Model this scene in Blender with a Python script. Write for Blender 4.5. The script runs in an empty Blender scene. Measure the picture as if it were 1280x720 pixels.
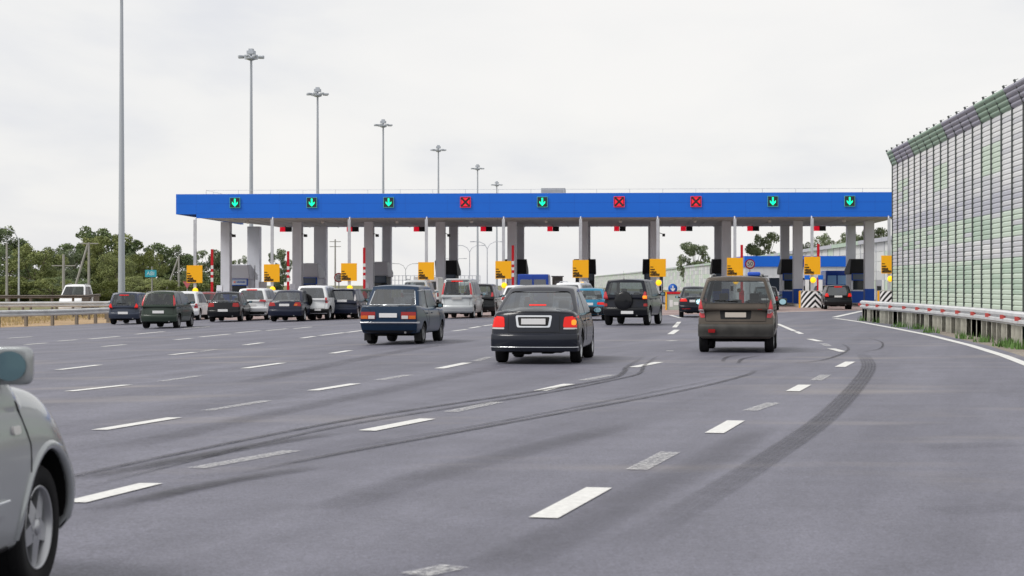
import bpy, bmesh, math, random
from mathutils import Vector, Matrix
from mathutils.bvhtree import BVHTree
from mathutils.geometry import tessellate_polygon
R = math.radians
rnd = random.Random(7)
scene = bpy.context.scene
COL = scene.collection

# ------------------------------------------------------------------ camera
F, CX, CY, HC = 2300.0, 640.0, 356.0, 1.55      # focal length and horizon in pixels of a 1280 wide picture, eye height
cd = bpy.data.cameras.new('camera'); cam = bpy.data.objects.new('camera', cd); COL.objects.link(cam)
cam.location = (0, 0, HC); cam.rotation_euler = (R(90), 0, 0)
cd.sensor_width = 36.0; cd.lens = 36.0 * F / 1280.0
cd.shift_y = -(360 - CY) / 1280.0
cd.clip_start = 0.2; cd.clip_end = 6000
cd.dof.use_dof = True; cd.dof.focus_distance = 45.0; cd.dof.aperture_fstop = 5.0
scene.camera = cam

# ------------------------------------------------------------------ sky + sun
SUN_EL, SUN_AZ = R(50), R(240)                   # azimuth clockwise from +Y (sun behind and left of the camera, veiled by cloud)
w = bpy.data.worlds.new('World'); scene.world = w; w.use_nodes = True
nt = w.node_tree; nt.nodes.clear()
def N(nt, t, **k):
    n = nt.nodes.new(t)
    for a, b in k.items(): setattr(n, a, b)
    return n
sky = N(nt, 'ShaderNodeTexSky', sky_type='NISHITA', sun_disc=False, sun_elevation=SUN_EL, sun_rotation=SUN_AZ)
tc = N(nt, 'ShaderNodeTexCoord'); mp = N(nt, 'ShaderNodeMapping'); mp.inputs['Scale'].default_value = (1, 1, 3.0)
no = N(nt, 'ShaderNodeTexNoise'); no.inputs['Scale'].default_value = 4.2; no.inputs['Detail'].default_value = 7; no.inputs['Roughness'].default_value = .5
no.inputs['Distortion'].default_value = .3
cr = N(nt, 'ShaderNodeValToRGB'); e = cr.color_ramp.elements
e[0].position = .34; e[0].color = (5.55, 5.6, 5.85, 1); e[1].position = .60; e[1].color = (6.75, 6.62, 6.48, 1)
m = cr.color_ramp.elements.new(.47); m.color = (6.4, 6.33, 6.27, 1)
mx = N(nt, 'ShaderNodeMix', data_type='RGBA'); mx.inputs[0].default_value = .94
bg = N(nt, 'ShaderNodeBackground'); bg.inputs['Strength'].default_value = .1
ow = N(nt, 'ShaderNodeOutputWorld')
L = nt.links.new
L(tc.outputs['Generated'], mp.inputs[0]); L(mp.outputs[0], no.inputs['Vector']); L(no.outputs['Fac'], cr.inputs[0])
L(sky.outputs[0], mx.inputs[6]); L(cr.outputs[0], mx.inputs[7]); L(mx.outputs[2], bg.inputs[0]); L(bg.outputs[0], ow.inputs[0])
sd = bpy.data.lights.new('sun', 'SUN'); sd.energy = 1.5; sd.angle = R(22); sd.color = (1, .965, .91)
so = bpy.data.objects.new('sun', sd); COL.objects.link(so)
dv = Vector((math.sin(SUN_AZ) * math.cos(SUN_EL), math.cos(SUN_AZ) * math.cos(SUN_EL), math.sin(SUN_EL)))
so.rotation_euler = dv.to_track_quat('Z', 'Y').to_euler()
vs = scene.view_settings; scene.display_settings.display_device = 'sRGB'
vs.view_transform = 'Standard'; vs.look = 'None'; vs.gamma = 1; vs.exposure = 0.5; vs.use_curve_mapping = False
scene.cycles.max_bounces = 8; scene.cycles.transparent_max_bounces = 24

# ------------------------------------------------------------------ helpers
def s2l(c): return c / 12.92 if c <= .04045 else ((c + .055) / 1.055) ** 2.4
def rgb(r, g, b): return (s2l(r / 255), s2l(g / 255), s2l(b / 255), 1)
MATS = {}
def mat(name, col, rough=.6, metal=0., emit=0., noise=0., nscale=3., coat=0., bump=0., bscale=40., spec=.4, streak=None):
    if name in MATS: return MATS[name]
    m = bpy.data.materials.new(name); m.use_nodes = True; t = m.node_tree; p = t.nodes['Principled BSDF']
    c = tuple(col)[:3] + (1,)
    p.inputs['Base Color'].default_value = c; p.inputs['Roughness'].default_value = rough; p.inputs['Metallic'].default_value = metal
    p.inputs['Specular IOR Level'].default_value = spec
    if coat: p.inputs['Coat Weight'].default_value = coat * .45; p.inputs['Coat Roughness'].default_value = .06
    if emit: p.inputs['Emission Color'].default_value = c; p.inputs['Emission Strength'].default_value = emit
    if noise:
        co = N(t, 'ShaderNodeTexCoord'); q = N(t, 'ShaderNodeTexNoise'); q.inputs['Scale'].default_value = nscale; q.inputs['Detail'].default_value = 6
        src = co.outputs['Object']
        if streak:
            mm = N(t, 'ShaderNodeMapping'); mm.inputs['Scale'].default_value = streak; t.links.new(src, mm.inputs[0]); src = mm.outputs[0]
        t.links.new(src, q.inputs['Vector'])
        r = N(t, 'ShaderNodeValToRGB'); r.color_ramp.elements[0].position = .3; r.color_ramp.elements[1].position = .7
        r.color_ramp.elements[0].color = tuple(x * (1 - noise) for x in c[:3]) + (1,); r.color_ramp.elements[1].color = tuple(min(1, x * (1 + noise)) for x in c[:3]) + (1,)
        t.links.new(q.outputs['Fac'], r.inputs[0]); t.links.new(r.outputs[0], p.inputs['Base Color'])
    if bump:
        co = N(t, 'ShaderNodeTexCoord'); q = N(t, 'ShaderNodeTexNoise'); q.inputs['Scale'].default_value = bscale; q.inputs['Detail'].default_value = 4
        b = N(t, 'ShaderNodeBump'); b.inputs['Strength'].default_value = bump; b.inputs['Distance'].default_value = .01
        t.links.new(co.outputs['Object'], q.inputs['Vector']); t.links.new(q.outputs['Fac'], b.inputs['Height']); t.links.new(b.outputs[0], p.inputs['Normal'])
    MATS[name] = m; return m

def tag(o, label=None, cat=None, group=None, kind=None):
    if label: o['label'] = label
    if cat: o['category'] = cat
    if group: o['group'] = group
    if kind: o['kind'] = kind
    return o
def empty(name, loc, rz=0, label=None, cat=None, group=None, parent=None):
    o = bpy.data.objects.new(name, None); COL.objects.link(o); o.location = loc; o.rotation_euler = (0, 0, rz); o.empty_display_size = .3
    if parent: o.parent = parent
    return tag(o, label, cat, group)
def copy_tree(o, parent=None):
    c = o.copy(); COL.objects.link(c); c.parent = parent
    for ch in list(o.children): copy_tree(ch, c)
    return c
class MB:
    """collects shapes into one mesh; faces carry material slots"""
    def __init__(s): s.v = []; s.f = []; s.m = []; s.sm = []
    def add(s, vs, fs, mi=0, smooth=False):
        b = len(s.v); s.v += [tuple(p) for p in vs]; s.f += [tuple(b + i for i in f) for f in fs]; s.m += [mi] * len(fs); s.sm += [smooth] * len(fs)
    def box(s, x0, x1, y0, y1, z0, z1, mi=0, M=None):
        vs = [Vector((x, y, z)) for x in (x0, x1) for y in (y0, y1) for z in (z0, z1)]
        if M: vs = [M @ p for p in vs]
        s.add(vs, [(0, 1, 3, 2), (4, 6, 7, 5), (0, 4, 5, 1), (2, 3, 7, 6), (0, 2, 6, 4), (1, 5, 7, 3)], mi)
    def tube(s, pts, r, n=8, mi=0, caps=True, r1=None):
        pts = [Vector(p) for p in pts]; K = len(pts); vs = []
        for i, p in enumerate(pts):
            d = (pts[min(i + 1, K - 1)] - pts[max(i - 1, 0)]); d = d.normalized() if d.length > 1e-9 else Vector((0, 0, 1))
            a = d.orthogonal().normalized() if i == 0 else (pa - d * pa.dot(d)).normalized(); pa = a; b = d.cross(a)
            rr = r if r1 is None else r + (r1 - r) * i / max(1, K - 1)
            for k in range(n):
                t = 2 * math.pi * k / n; vs.append(p + a * math.cos(t) * rr + b * math.sin(t) * rr)
        fs = [(i * n + k, i * n + (k + 1) % n, (i + 1) * n + (k + 1) % n, (i + 1) * n + k) for i in range(K - 1) for k in range(n)]
        s.add(vs, fs, mi, True)
        if caps:
            s.add(vs[:n], [tuple(reversed(range(n)))], mi); s.add(vs[-n:], [tuple(range(n))], mi)
    def prism(s, poly, fn, t0, t1, mi=0):
        """closed 2d polygon, swept between fn(u,v,t0) and fn(u,v,t1)"""
        n = len(poly); vs = [fn(u, v, t0) for u, v in poly] + [fn(u, v, t1) for u, v in poly]
        tri = tessellate_polygon([[Vector((u, v, 0)) for u, v in poly]])
        fs = [tuple(t) for t in tri] + [tuple(n + i for i in reversed(t)) for t in tri] + [(i, (i + 1) % n, n + (i + 1) % n, n + i) for i in range(n)]
        s.add(vs, fs, mi)
    def lathe(s, prof, n=32, mi=0, axis='z', c=(0, 0, 0), smooth=True):
        vs = []
        for k in range(n):
            t = 2 * math.pi * k / n
            for r, h in prof:
                a, b = r * math.cos(t), r * math.sin(t)
                p = (a, b, h) if axis == 'z' else ((h, a, b) if axis == 'x' else (a, h, b))
                vs.append((p[0] + c[0], p[1] + c[1], p[2] + c[2]))
        m = len(prof); fs = [(k * m + i, ((k + 1) % n) * m + i, ((k + 1) % n) * m + i + 1, k * m + i + 1) for k in range(n) for i in range(m - 1)]
        s.add(vs, fs, mi, smooth)
    def build(s, name, mats, parent=None, loc=None, fix=True, bevel=0):
        me = bpy.data.meshes.new(name); me.from_pydata(s.v, [], s.f)
        for m_ in (mats if isinstance(mats, (list, tuple)) else [mats]): me.materials.append(m_)
        me.polygons.foreach_set('material_index', s.m); me.polygons.foreach_set('use_smooth', s.sm)
        if fix:
            b = bmesh.new(); b.from_mesh(me); bmesh.ops.recalc_face_normals(b, faces=b.faces); b.to_mesh(me); b.free()
        me.update(); o = bpy.data.objects.new(name, me); COL.objects.link(o)
        if parent: o.parent = parent
        if loc: o.location = loc
        if bevel:
            q = o.modifiers.new('bevel', 'BEVEL'); q.width = bevel; q.segments = 2; q.limit_method = 'ANGLE'
        return o
def gz(x): return -.02 * min(max(0., -(x + 2.)), 20.)
def G(px, py):
    """the point of the ground seen at a pixel of the 1280 wide photograph"""
    Y = F * HC / (py - CY)
    for _ in range(6):
        X = (px - CX) / F * Y; Y = F * (HC - gz(X)) / (py - CY)
    X = (px - CX) / F * Y
    return Vector((X, Y, gz(X)))
ORD = ['first', 'second', 'third', 'fourth', 'fifth', 'sixth', 'seventh', 'eighth', 'ninth', 'tenth']
# ------------------------------------------------------------------ ground, road, markings
def ground_mat(name, base, dark, light, grain=60, rough=.8, streaks=False, bump=.25, spots=None):
    m = bpy.data.materials.new(name); m.use_nodes = True; t = m.node_tree; p = t.nodes['Principled BSDF']; p.inputs['Roughness'].default_value = rough
    co = N(t, 'ShaderNodeTexCoord'); l = t.links.new
    big = N(t, 'ShaderNodeTexNoise'); big.inputs['Scale'].default_value = 1. if streaks else .22; big.inputs['Detail'].default_value = 6; big.inputs['Roughness'].default_value = .6
    mp = N(t, 'ShaderNodeMapping', vector_type='TEXTURE'); mp.inputs['Rotation'].default_value = (0, 0, R(-15)); mp.inputs['Scale'].default_value = (1.1, 13, 1) if streaks else (1, 1, 1)
    l(co.outputs['Object'], mp.inputs[0]); l(mp.outputs[0], big.inputs['Vector'])
    mid = N(t, 'ShaderNodeTexNoise'); mid.inputs['Scale'].default_value = 1.3; mid.inputs['Detail'].default_value = 7; mid.inputs['Roughness'].default_value = .65
    l(co.outputs['Object'], mid.inputs['Vector'])
    fine = N(t, 'ShaderNodeTexNoise'); fine.inputs['Scale'].default_value = grain; fine.inputs['Detail'].default_value = 3; fine.inputs['Roughness'].default_value = .8
    l(co.outputs['Object'], fine.inputs['Vector'])
    def ramp(a, b, c0, c1):
        r = N(t, 'ShaderNodeValToRGB'); r.color_ramp.elements[0].position = a; r.color_ramp.elements[1].position = b
        r.color_ramp.elements[0].color = c0 + (1,); r.color_ramp.elements[1].color = c1 + (1,); return r
    r1 = ramp(.34, .66, dark, light); l(big.outputs['Fac'], r1.inputs[0])
    r2 = ramp(.3, .7, (.86,) * 3, (1.12,) * 3); l(mid.outputs['Fac'], r2.inputs[0])
    r3 = ramp(.32, .68, (.55,) * 3, (1.5,) * 3); l(fine.outputs['Fac'], r3.inputs[0])
    def mul(a, b, f=1.):
        x = N(t, 'ShaderNodeMix', data_type='RGBA', blend_type='MULTIPLY'); x.inputs[0].default_value = f; l(a, x.inputs[6]); l(b, x.inputs[7]); return x.outputs[2]
    grit = N(t, 'ShaderNodeTexNoise'); grit.inputs['Scale'].default_value = 17; grit.inputs['Detail'].default_value = 5; grit.inputs['Roughness'].default_value = .85; l(co.outputs['Object'], grit.inputs['Vector'])
    r4 = ramp(.36, .64, (.72,) * 3, (1.3,) * 3); l(grit.outputs['Fac'], r4.inputs[0])
    c = mul(mul(mul(r1.outputs[0], r2.outputs[0]), r3.outputs[0], .9), r4.outputs[0], .8)
    if spots:      # worn brownish dust stains with a shape of their own
        sp = N(t, 'ShaderNodeTexNoise'); sp.inputs['Scale'].default_value = .5; sp.inputs['Detail'].default_value = 4
        m2 = N(t, 'ShaderNodeMapping'); m2.inputs['Scale'].default_value = (.35, 1.0, 1); m2.inputs['Location'].default_value = (3.1, 1.7, 0)
        l(co.outputs['Object'], m2.inputs[0]); l(m2.outputs[0], sp.inputs['Vector'])
        rr = ramp(.56, .72, (0,) * 3, (.55,) * 3); l(sp.outputs['Fac'], rr.inputs[0])
        x = N(t, 'ShaderNodeMix', data_type='RGBA'); l(rr.outputs[0], x.inputs[0]); l(c, x.inputs[6]); x.inputs[7].default_value = spots; c = x.outputs[2]
    l(c, p.inputs['Base Color'])
    b = N(t, 'ShaderNodeBump'); b.inputs['Strength'].default_value = bump; b.inputs['Distance'].default_value = .01; l(fine.outputs['Fac'], b.inputs['Height']); l(b.outputs[0], p.inputs['Normal'])
    return m
M_ASPH = ground_mat('asphalt', None, (.098, .098, .128), (.146, .146, .184), 55, .62, True, .3, (.26, .235, .225, 1))
M_GRASS = ground_mat('dry_grass_ground', None, (.09, .10, .04), (.22, .20, .09), 12, .95, False, .6)
M_DRY = ground_mat('dry_straw_ground', None, (.30, .20, .11), (.42, .30, .17), 9, .95, False, .6)
M_DIRT = ground_mat('verge_dirt', None, (.19, .16, .135), (.28, .25, .21), 25, .95, False, .5)
M_RED = ground_mat('reddish_paving', None, (.25, .18, .17), (.33, .25, .235), 40, .8, False, .3)

def sheet(name, poly, m, dz, kind='structure'):
    """flat sheet laid on the ground, split at the crossfall crease lines"""
    xs = [-22., -2.]
    b = bmesh.new(); vs = [b.verts.new((p[0], p[1], 0)) for p in poly]; b.faces.new(vs)
    for x in xs: bmesh.ops.bisect_plane(b, geom=b.verts[:] + b.edges[:] + b.faces[:], plane_co=(x, 0, 0), plane_no=(1, 0, 0))
    for v in b.verts: v.co.z = gz(v.co.x) + dz
    bmesh.ops.triangulate(b, faces=b.faces[:]); bmesh.ops.recalc_face_normals(b, faces=b.faces)
    if sum(f.normal.z for f in b.faces) < 0: bmesh.ops.reverse_faces(b, faces=b.faces[:])
    me = bpy.data.meshes.new(name); b.to_mesh(me); b.free(); me.materials.append(m)
    o = bpy.data.objects.new(name, me); COL.objects.link(o); o['kind'] = kind; return o
sheet('ground', [(-2500, -60), (2500, -60), (2500, 4500), (-2500, 4500)], M_GRASS, -.03)
# plaza asphalt: left kerb line follows the guardrail, right edge follows the verge
RL = [(-16, -20), (-19.5, 40)] + [tuple(G(0, 409.5)[:2]), tuple(G(140, 403.5)[:2]), (-24.5, 118), (-25.5, 165), (-21, 230), (-8, 400), (15, 900)]
RR = [(22, 900), (30, 400), (33.5, 230), (31, 165), (28.5, 140), (26.6, 119), (19.3, 96)] + [tuple((G(px, py) + Vector((.45, 0, 0)))[:2]) for px, py in ((1161, 419), (1213, 432), (1280, 454.6))] + [(11.2, 22), (9.2, 6), (8, -20)]
sheet('road', RL + RR, M_ASPH, 0.)
sheet('verge', [(x, y) for x, y in RR[6:]][::-1] + [(19.3, 96), (22.5, 96), (23.2, 118), (26.0, 118), (23.5, 76), (20, 40), (17, -20)], M_DIRT, -.012)
# dry median between the carriageways, and the opposite carriageway
md = [RL[1], RL[2], RL[3], (-24.5, 118), (-34, 118), (-60, 70), (-50, 30)]
sheet('median_strip', [(-22, 50), RL[2], RL[3], (-24.5, 118), (-27, 125), (-75, 98), (-60, 60)], M_DRY, -.015)
sheet('opposite_road', [(-27, 126), (-75, 99), (-75, 108), (-34, 136)], M_ASPH, -.01)
# reddish paving of the toll area
RP = [G(255, 399.5), G(300, 400.2), G(420, 399.5), G(600, 397), G(830, 394), G(990, 389.8), G(1060, 388.2)]
sheet('toll_paving', [tuple(p[:2]) for p in RP] + [(26, 118), (27.5, 126), (27.5, 150), (-24.4, 150), (-24.2, 120)], M_RED, .004)

def paint_mat(name, col, a0, a1, sc=14.):
    m = bpy.data.materials.new(name); m.use_nodes = True; t = m.node_tree; p = t.nodes['Principled BSDF']; p.inputs['Base Color'].default_value = col; p.inputs['Roughness'].default_value = .6
    co = N(t, 'ShaderNodeTexCoord'); q = N(t, 'ShaderNodeTexNoise'); q.inputs['Scale'].default_value = sc; q.inputs['Detail'].default_value = 6; q.inputs['Roughness'].default_value = .75
    t.links.new(co.outputs['Object'], q.inputs['Vector']); r = N(t, 'ShaderNodeMapRange'); r.inputs['From Min'].default_value = .38; r.inputs['From Max'].default_value = .6
    r.inputs['To Min'].default_value = a0; r.inputs['To Max'].default_value = a1; t.links.new(q.outputs['Fac'], r.inputs['Value']); t.links.new(r.outputs[0], p.inputs['Alpha']); return m
M_WHITE_PAINT = paint_mat('road_paint', (.72, .72, .70, 1), .84, 1.0)
M_OLD_PAINT = paint_mat('worn_road_paint', (.60, .60, .60, 1), .0, .72, 22.)
M_SKID = paint_mat('tyre_rubber_mark', (.035, .035, .045, 1), .45, .8, 3.)
t_ = M_SKID.node_tree; at_ = N(t_, 'ShaderNodeAttribute', attribute_name='wear'); mu_ = N(t_, 'ShaderNodeMath', operation='MULTIPLY')
t_.links.new(t_.nodes['Map Range'].outputs[0], mu_.inputs[0]); t_.links.new(at_.outputs['Fac'], mu_.inputs[1]); t_.links.new(mu_.outputs[0], t_.nodes['Principled BSDF'].inputs['Alpha'])
def ribbon(b, pts, wd, dz=.008, taper=0):
    pts = [Vector(p) for p in pts]; seg = []
    for i in range(len(pts) - 1):
        n = max(1, int((pts[i + 1] - pts[i]).length / 1.5)); seg += [pts[i].lerp(pts[i + 1], k / n) for k in range(n)]
    seg.append(pts[-1]); vs = []; K = len(seg)
    for i, p in enumerate(seg):
        d = seg[min(i + 1, K - 1)] - seg[max(i - 1, 0)]; d.z = 0; d.normalize(); n = Vector((-d.y, d.x, 0))
        ww = wd * (1 if not taper else min(1, .25 + min(i, K - 1 - i) / (K * taper)))
        for s in (-.5, .5):
            q = p + n * ww * s; vs.append((q.x, q.y, gz(q.x) + dz))
    b.add(vs, [(2 * i, 2 * i + 1, 2 * i + 3, 2 * i + 2) for i in range(K - 1)])
DASH = [(92,629,189,605),(124,538,218,522.6),(86,489.6,159,481.5),(73,462.6,124,456.5),(128.5,433.4,156,431),(72,426.7,96,425),(112,424,149,420.6),
 (213.5,443.8,244,440.5),(219,425,240,423),(250,421.5,287,417.8),(295,416.4,325,413.5),(305.6,431.5,328,428.6),(305.6,460.8,353,454),(391,488.6,444,480),
 (415,442,437,438.5),(376.5,423,393,420.6),(400,419.7,430,416),(333,413.5,359,411),(367.5,411,389,408.8),(434,415.8,457,412.7),(549,461,584,453.8),
 (458.5,539,535,524),(675,488.8,711.5,480.4),(566,414,583.5,412),(587,410.5,600,408.3),(604,407.6,618,405.8),(791.6,459.4,824,453),
 (679,648.4,749,610.5),(892.7,542,920,526.4),(991,489.5,1006,481.5),(1050,459,1063,452.5),(1039,436,1054,440),(1012,424,1025,427),(972,405,993,414),(995,414.6,1002,417.6),
 (833,439,842,439),(835,426.5,844,426),(838,418,846,412.5),(843,409.5,849,402.5),(32,431,58,429),(0,440,30,437),(170,418,205,414.6),(228,411,262,408.5),(10,423,40,421)]
OLD = [(259,513.7,333.5,501.4),(201,477,250,470),(245,586,366,564),(473,475.5,511,469),(594,451.8,612,446.5),(563,515.4,622,503),(728,476,764.6,469),
 (795.6,588,838,565.8),(517,720,570,709),(1020,476,1032,469),(937,514,967,504),(1028,429.5,1036,433),(0,456,30,452),(250,440,270,437)]
bw, bo = MB(), MB()
for a in DASH:
    wd = .2 if a[1] > 415 else .17
    ribbon(bw, [G(a[0], a[1]), G(a[2], a[3])], wd)
for a in OLD: ribbon(bo, [G(a[0], a[1]), G(a[2], a[3])], .19)
EDGE = [(1043,398),(1058,400),(1076,402.7),(1118.6,410.7),(1161,419),(1213,432),(1255,445),(1280,454.6),(1330,474),(1420,516),(1600,630)]
ribbon(bw, [G(*p) for p in EDGE], .22)
ribbon(bw, [G(972,390.6), G(1030,388.8)], .3); ribbon(bw, [G(1043,396.6), G(1079,388.6)], .3); ribbon(bw, [G(850, 397.5), G(838, 394)], .2)
tag(bw.build('lane_markings', M_WHITE_PAINT, fix=False), kind='structure'); tag(bo.build('worn_lane_markings', M_OLD_PAINT, fix=False), kind='structure')
def smooth(pts, n=8):
    out = []; P = [pts[0]] + list(pts) + [pts[-1]]
    for i in range(1, len(P) - 2):
        p0, p1, p2, p3 = P[i - 1], P[i], P[i + 1], P[i + 2]
        for k in range(n):
            t = k / n; out.append(tuple(.5 * (2 * b + (c - a) * t + (2 * a - 5 * b + 4 * c - d) * t * t + (3 * b - a - 3 * c + d) * t ** 3) for a, b, c, d in zip(p0, p1, p2, p3)))
    out.append(pts[-1]); return out
def skid(S_, A_, pts, wd, tr=1, gap=0, fade=(.35, 1, .5)):
    """rubber mark: one strip, worn thin towards its sides and ends (the wear is stored per vertex)"""
    P = [G(*p) for p in smooth(pts)]; K = len(P); vs = []; us = (-.5, -.38, -.3, -.18, -.1, .02, .1, .2, .3, .4, .5) if wd > .25 else (-.5, -.25, 0, .25, .5)
    prof = (0, .9, .45, 1., .5, .9, .45, 1., .5, .85, 0) if wd > .25 and tr == 1 and fade[0] < .3 else tuple(math.sin(math.pi * (u + .5)) ** .6 if abs(u) < .5 else 0 for u in us)
    for i, p in enumerate(P):
        d = P[min(i + 1, K - 1)] - P[max(i - 1, 0)]; d.z = 0; d.normalize(); n = Vector((-d.y, d.x, 0)); t = i / (K - 1)
        f = interp_(((0, 0), (.12, fade[0]), (.45, fade[1]), (.85, fade[2]), (1, 0)), t)
        for u, pr in zip(us, prof): q = p + n * u * wd; vs.append((q.x, q.y, gz(q.x) + .012)); A_.append(f * pr)
    m_ = len(us); S_.add(vs, [(i * m_ + k, i * m_ + k + 1, (i + 1) * m_ + k + 1, (i + 1) * m_ + k) for i in range(K - 1) for k in range(m_ - 1)])
def interp_(T_, x):
    for (a, p), (b_, q) in zip(T_, T_[1:]):
        if x <= b_: return p + (q - p) * (x - a) / (b_ - a)
    return T_[-1][1]
SK = [([(770,692),(854,640),(915,602),(977,562),(1024,529),(1057,498),(1079,472),(1086,456),(1076,441)], .30, 1, 0, (.2, .72, .78)),
 ([(60,606),(97,595),(250,562),(427,527),(560,506),(669,489.6),(760,474),(779,466),(784,459),(806,446)], .13, 1, 0, (.8, 1, .9)),
 ([(97,612),(250,574),(427,533),(669,494),(773,474),(799,467),(806,457),(823,445)], .10, 1, 0, (.8, 1, .9)),
 ([(300,592),(427,567),(548,545),(669,522.7),(854,488.4),(930,470),(945,463)], .12, 1, 0, (.8, 1, .8)), ([(420,562),(548,541),(669,519),(840,486),(900,474)], .06, 1, 0),
 ([(903,453),(908,447),(925,444)], .11, 1, 0), ([(923,455),(928,449),(950,445)], .11, 1, 0),
 ([(110,640),(200,620),(280,603),(400,584)], .3, 1, 0), ([(98,600),(200,580),(330,556),(427,541)], .34, 1, 0), ([(985,455),(1030,450),(1060,438),(1052,430)], .10, 1, 0),
 ([(1076,441),(1100,436),(1102,428),(1085,423)], .08, 1, 0)]
SK += [([(400,640),(520,600),(640,568),(800,528)], .5, 1, 0, (.3, .28, .3)), 
 ([(300,480),(420,455),(520,436),(600,424)], .6, 1, 0, (.3, .3, .3)), ([(150,560),(330,520),(520,480),(640,455)], .55, 1, 0, (.3, .25, .3)), ([(600,720),(760,640),(880,580),(960,530)], .5, 1, 0, (.3, .2, .3))]
for k, (a_, b_) in enumerate((((1150, 560), (1280, 556)), ((1160, 640), (1290, 634)))): SK.append(([a_, b_], .5, 1, 0, (.15, .2, .15)))
b = MB(); wear = []
for a in SK: skid(b, wear, *a)
o = b.build('tyre_skid_marks', M_SKID, fix=False); at2 = o.data.attributes.new('wear', 'FLOAT', 'POINT'); at2.data.foreach_set('value', wear); tag(o, kind='structure')
# grass tufts on the verge beside the rail
def tufts(name, spots, mtl, hgt=.16, n=26, rad=.22):
    b = MB()
    for x, y in spots:
        for _ in range(n):
            a = rnd.uniform(0, 6.28); r = rnd.uniform(0, rad); px, py = x + r * math.cos(a), y + r * math.sin(a) * 2; z = gz(px) - .02
            h = hgt * rnd.uniform(.5, 1.3); w_ = rnd.uniform(.012, .03); t = rnd.uniform(0, 3.14); dx, dy = math.cos(t) * w_, math.sin(t) * w_; lx, ly = rnd.uniform(-.07, .07), rnd.uniform(-.07, .07)
            b.add([(px - dx, py - dy, z), (px + dx, py + dy, z), (px + lx, py + ly, z + h)], [(0, 1, 2)])
    return tag(b.build(name, mtl, fix=False), kind='stuff')
# ------------------------------------------------------------------ vehicles
M_TYRE = mat('tyre_rubber', (.010, .010, .011), .85, spec=.2); M_RIM = mat('alloy_rim', (.45, .46, .48), .35, .8); M_RIMD = mat('dusty_rim', (.22, .22, .23), .5, .5)
M_IN = mat('car_interior', (.03, .03, .032), .9, spec=.1); M_UNDER = mat('underbody', (.008, .008, .008), .9, spec=.1)
M_PLATE = mat('blank_plate', (.72, .72, .73), .5); M_CHROME = mat('chrome', (.75, .77, .8), .12, 1.); M_BLK = mat('black_plastic', (.012, .012, .013), .55, spec=.25)
M_RED_ = mat('red_lens', (.32, .008, .008), .15, coat=.6); M_REDL = mat('lit_red_lens', (.60, .010, .006), .25, emit=.26); M_AMB = mat('amber_lens', (.60, .13, .015), .2, coat=.5)
M_AMBL = mat('lit_amber_lens', (1., .28, .02), .2, emit=.5)
M_CLR = mat('clear_lens', (.6, .58, .58), .15, coat=.6); M_PINK = mat('pale_red_lens', (.52, .04, .05), .25, coat=.5); M_MIRR = mat('mirror_glass', (.36, .56, .66), .03, 1.)
M_BLUEM = mat('blue_mirror_glass', (.55, .85, .98), .03, 1.); M_HEADL = mat('headlamp_glass', (.6, .62, .65), .08, .6)
def glass_mat(name, tint, tr, gloss=.12, rough=.07):
    m = bpy.data.materials.new(name); m.use_nodes = True; t = m.node_tree; t.nodes.clear(); o = N(t, 'ShaderNodeOutputMaterial')
    a = N(t, 'ShaderNodeBsdfTransparent'); a.inputs[0].default_value = tuple(x * tr for x in tint) + (1,)
    g = N(t, 'ShaderNodeBsdfGlossy'); g.inputs['Roughness'].default_value = rough; g.inputs['Color'].default_value = (.9, .93, .96, 1)
    f = N(t, 'ShaderNodeFresnel'); ge = N(t, 'ShaderNodeNewGeometry'); mr = N(t, 'ShaderNodeMapRange'); mr.inputs['To Min'].default_value = 1.32; mr.inputs['To Max'].default_value = 1 / 1.32; t.links.new(ge.outputs['Backfacing'], mr.inputs['Value']); t.links.new(mr.outputs[0], f.inputs['IOR']); ad = N(t, 'ShaderNodeMath', operation='ADD'); ad.inputs[1].default_value = gloss; ad.use_clamp = True
    x = N(t, 'ShaderNodeMixShader'); l = t.links.new; l(f.outputs[0], ad.inputs[0]); l(ad.outputs[0], x.inputs[0]); l(a.outputs[0], x.inputs[1]); l(g.outputs[0], x.inputs[2]); l(x.outputs[0], o.inputs[0]); return m
GL_DARK = glass_mat('tinted_glass', (.85, .9, 1.), .25, .14); GL_SKY = glass_mat('tinted_rear_glass', (.75, .85, 1.), .18, .17); GL_MID = glass_mat('window_glass', (.85, .93, .95), .55, .07); GL_SIDE = glass_mat('side_glass', (.85, .9, .95), .35, .03, .38); GL_CLR = glass_mat('clear_glass', (.9, .95, .93), .8, .05)
def paint(name, col, rough=.28, flake=0., noise=.06):
    return mat(name, col, rough, flake, coat=.8, noise=noise, nscale=2., spec=.22)
def gridbox(us, vs, ws, f):
    b = bmesh.new(); D = {}
    def V(i, j, k):
        if (i, j, k) not in D: D[(i, j, k)] = b.verts.new(f(us[i], vs[j], ws[k]))
        return D[(i, j, k)]
    nu, nv, nw = len(us) - 1, len(vs) - 1, len(ws) - 1
    for j in range(nv):
        for k in range(nw):
            for i in (0, nu): b.faces.new([V(i, j, k), V(i, j + 1, k), V(i, j + 1, k + 1), V(i, j, k + 1)])
    for i in range(nu):
        for k in range(nw):
            for j in (0, nv): b.faces.new([V(i, j, k), V(i + 1, j, k), V(i + 1, j, k + 1), V(i, j, k + 1)])
    for i in range(nu):
        for j in range(nv):
            for k in (0, nw): b.faces.new([V(i, j, k), V(i + 1, j, k), V(i + 1, j + 1, k), V(i, j + 1, k)])
    bmesh.ops.recalc_face_normals(b, faces=b.faces)
    me = bpy.data.meshes.new('shell'); b.to_mesh(me); b.free(); return me
def interp(T, x):
    if x <= T[0][0]: return T[0][1]
    for (a, p), (b_, q) in zip(T, T[1:]):
        if x <= b_: return p + (q - p) * (x - a) / (b_ - a)
    return T[-1][1]
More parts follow.
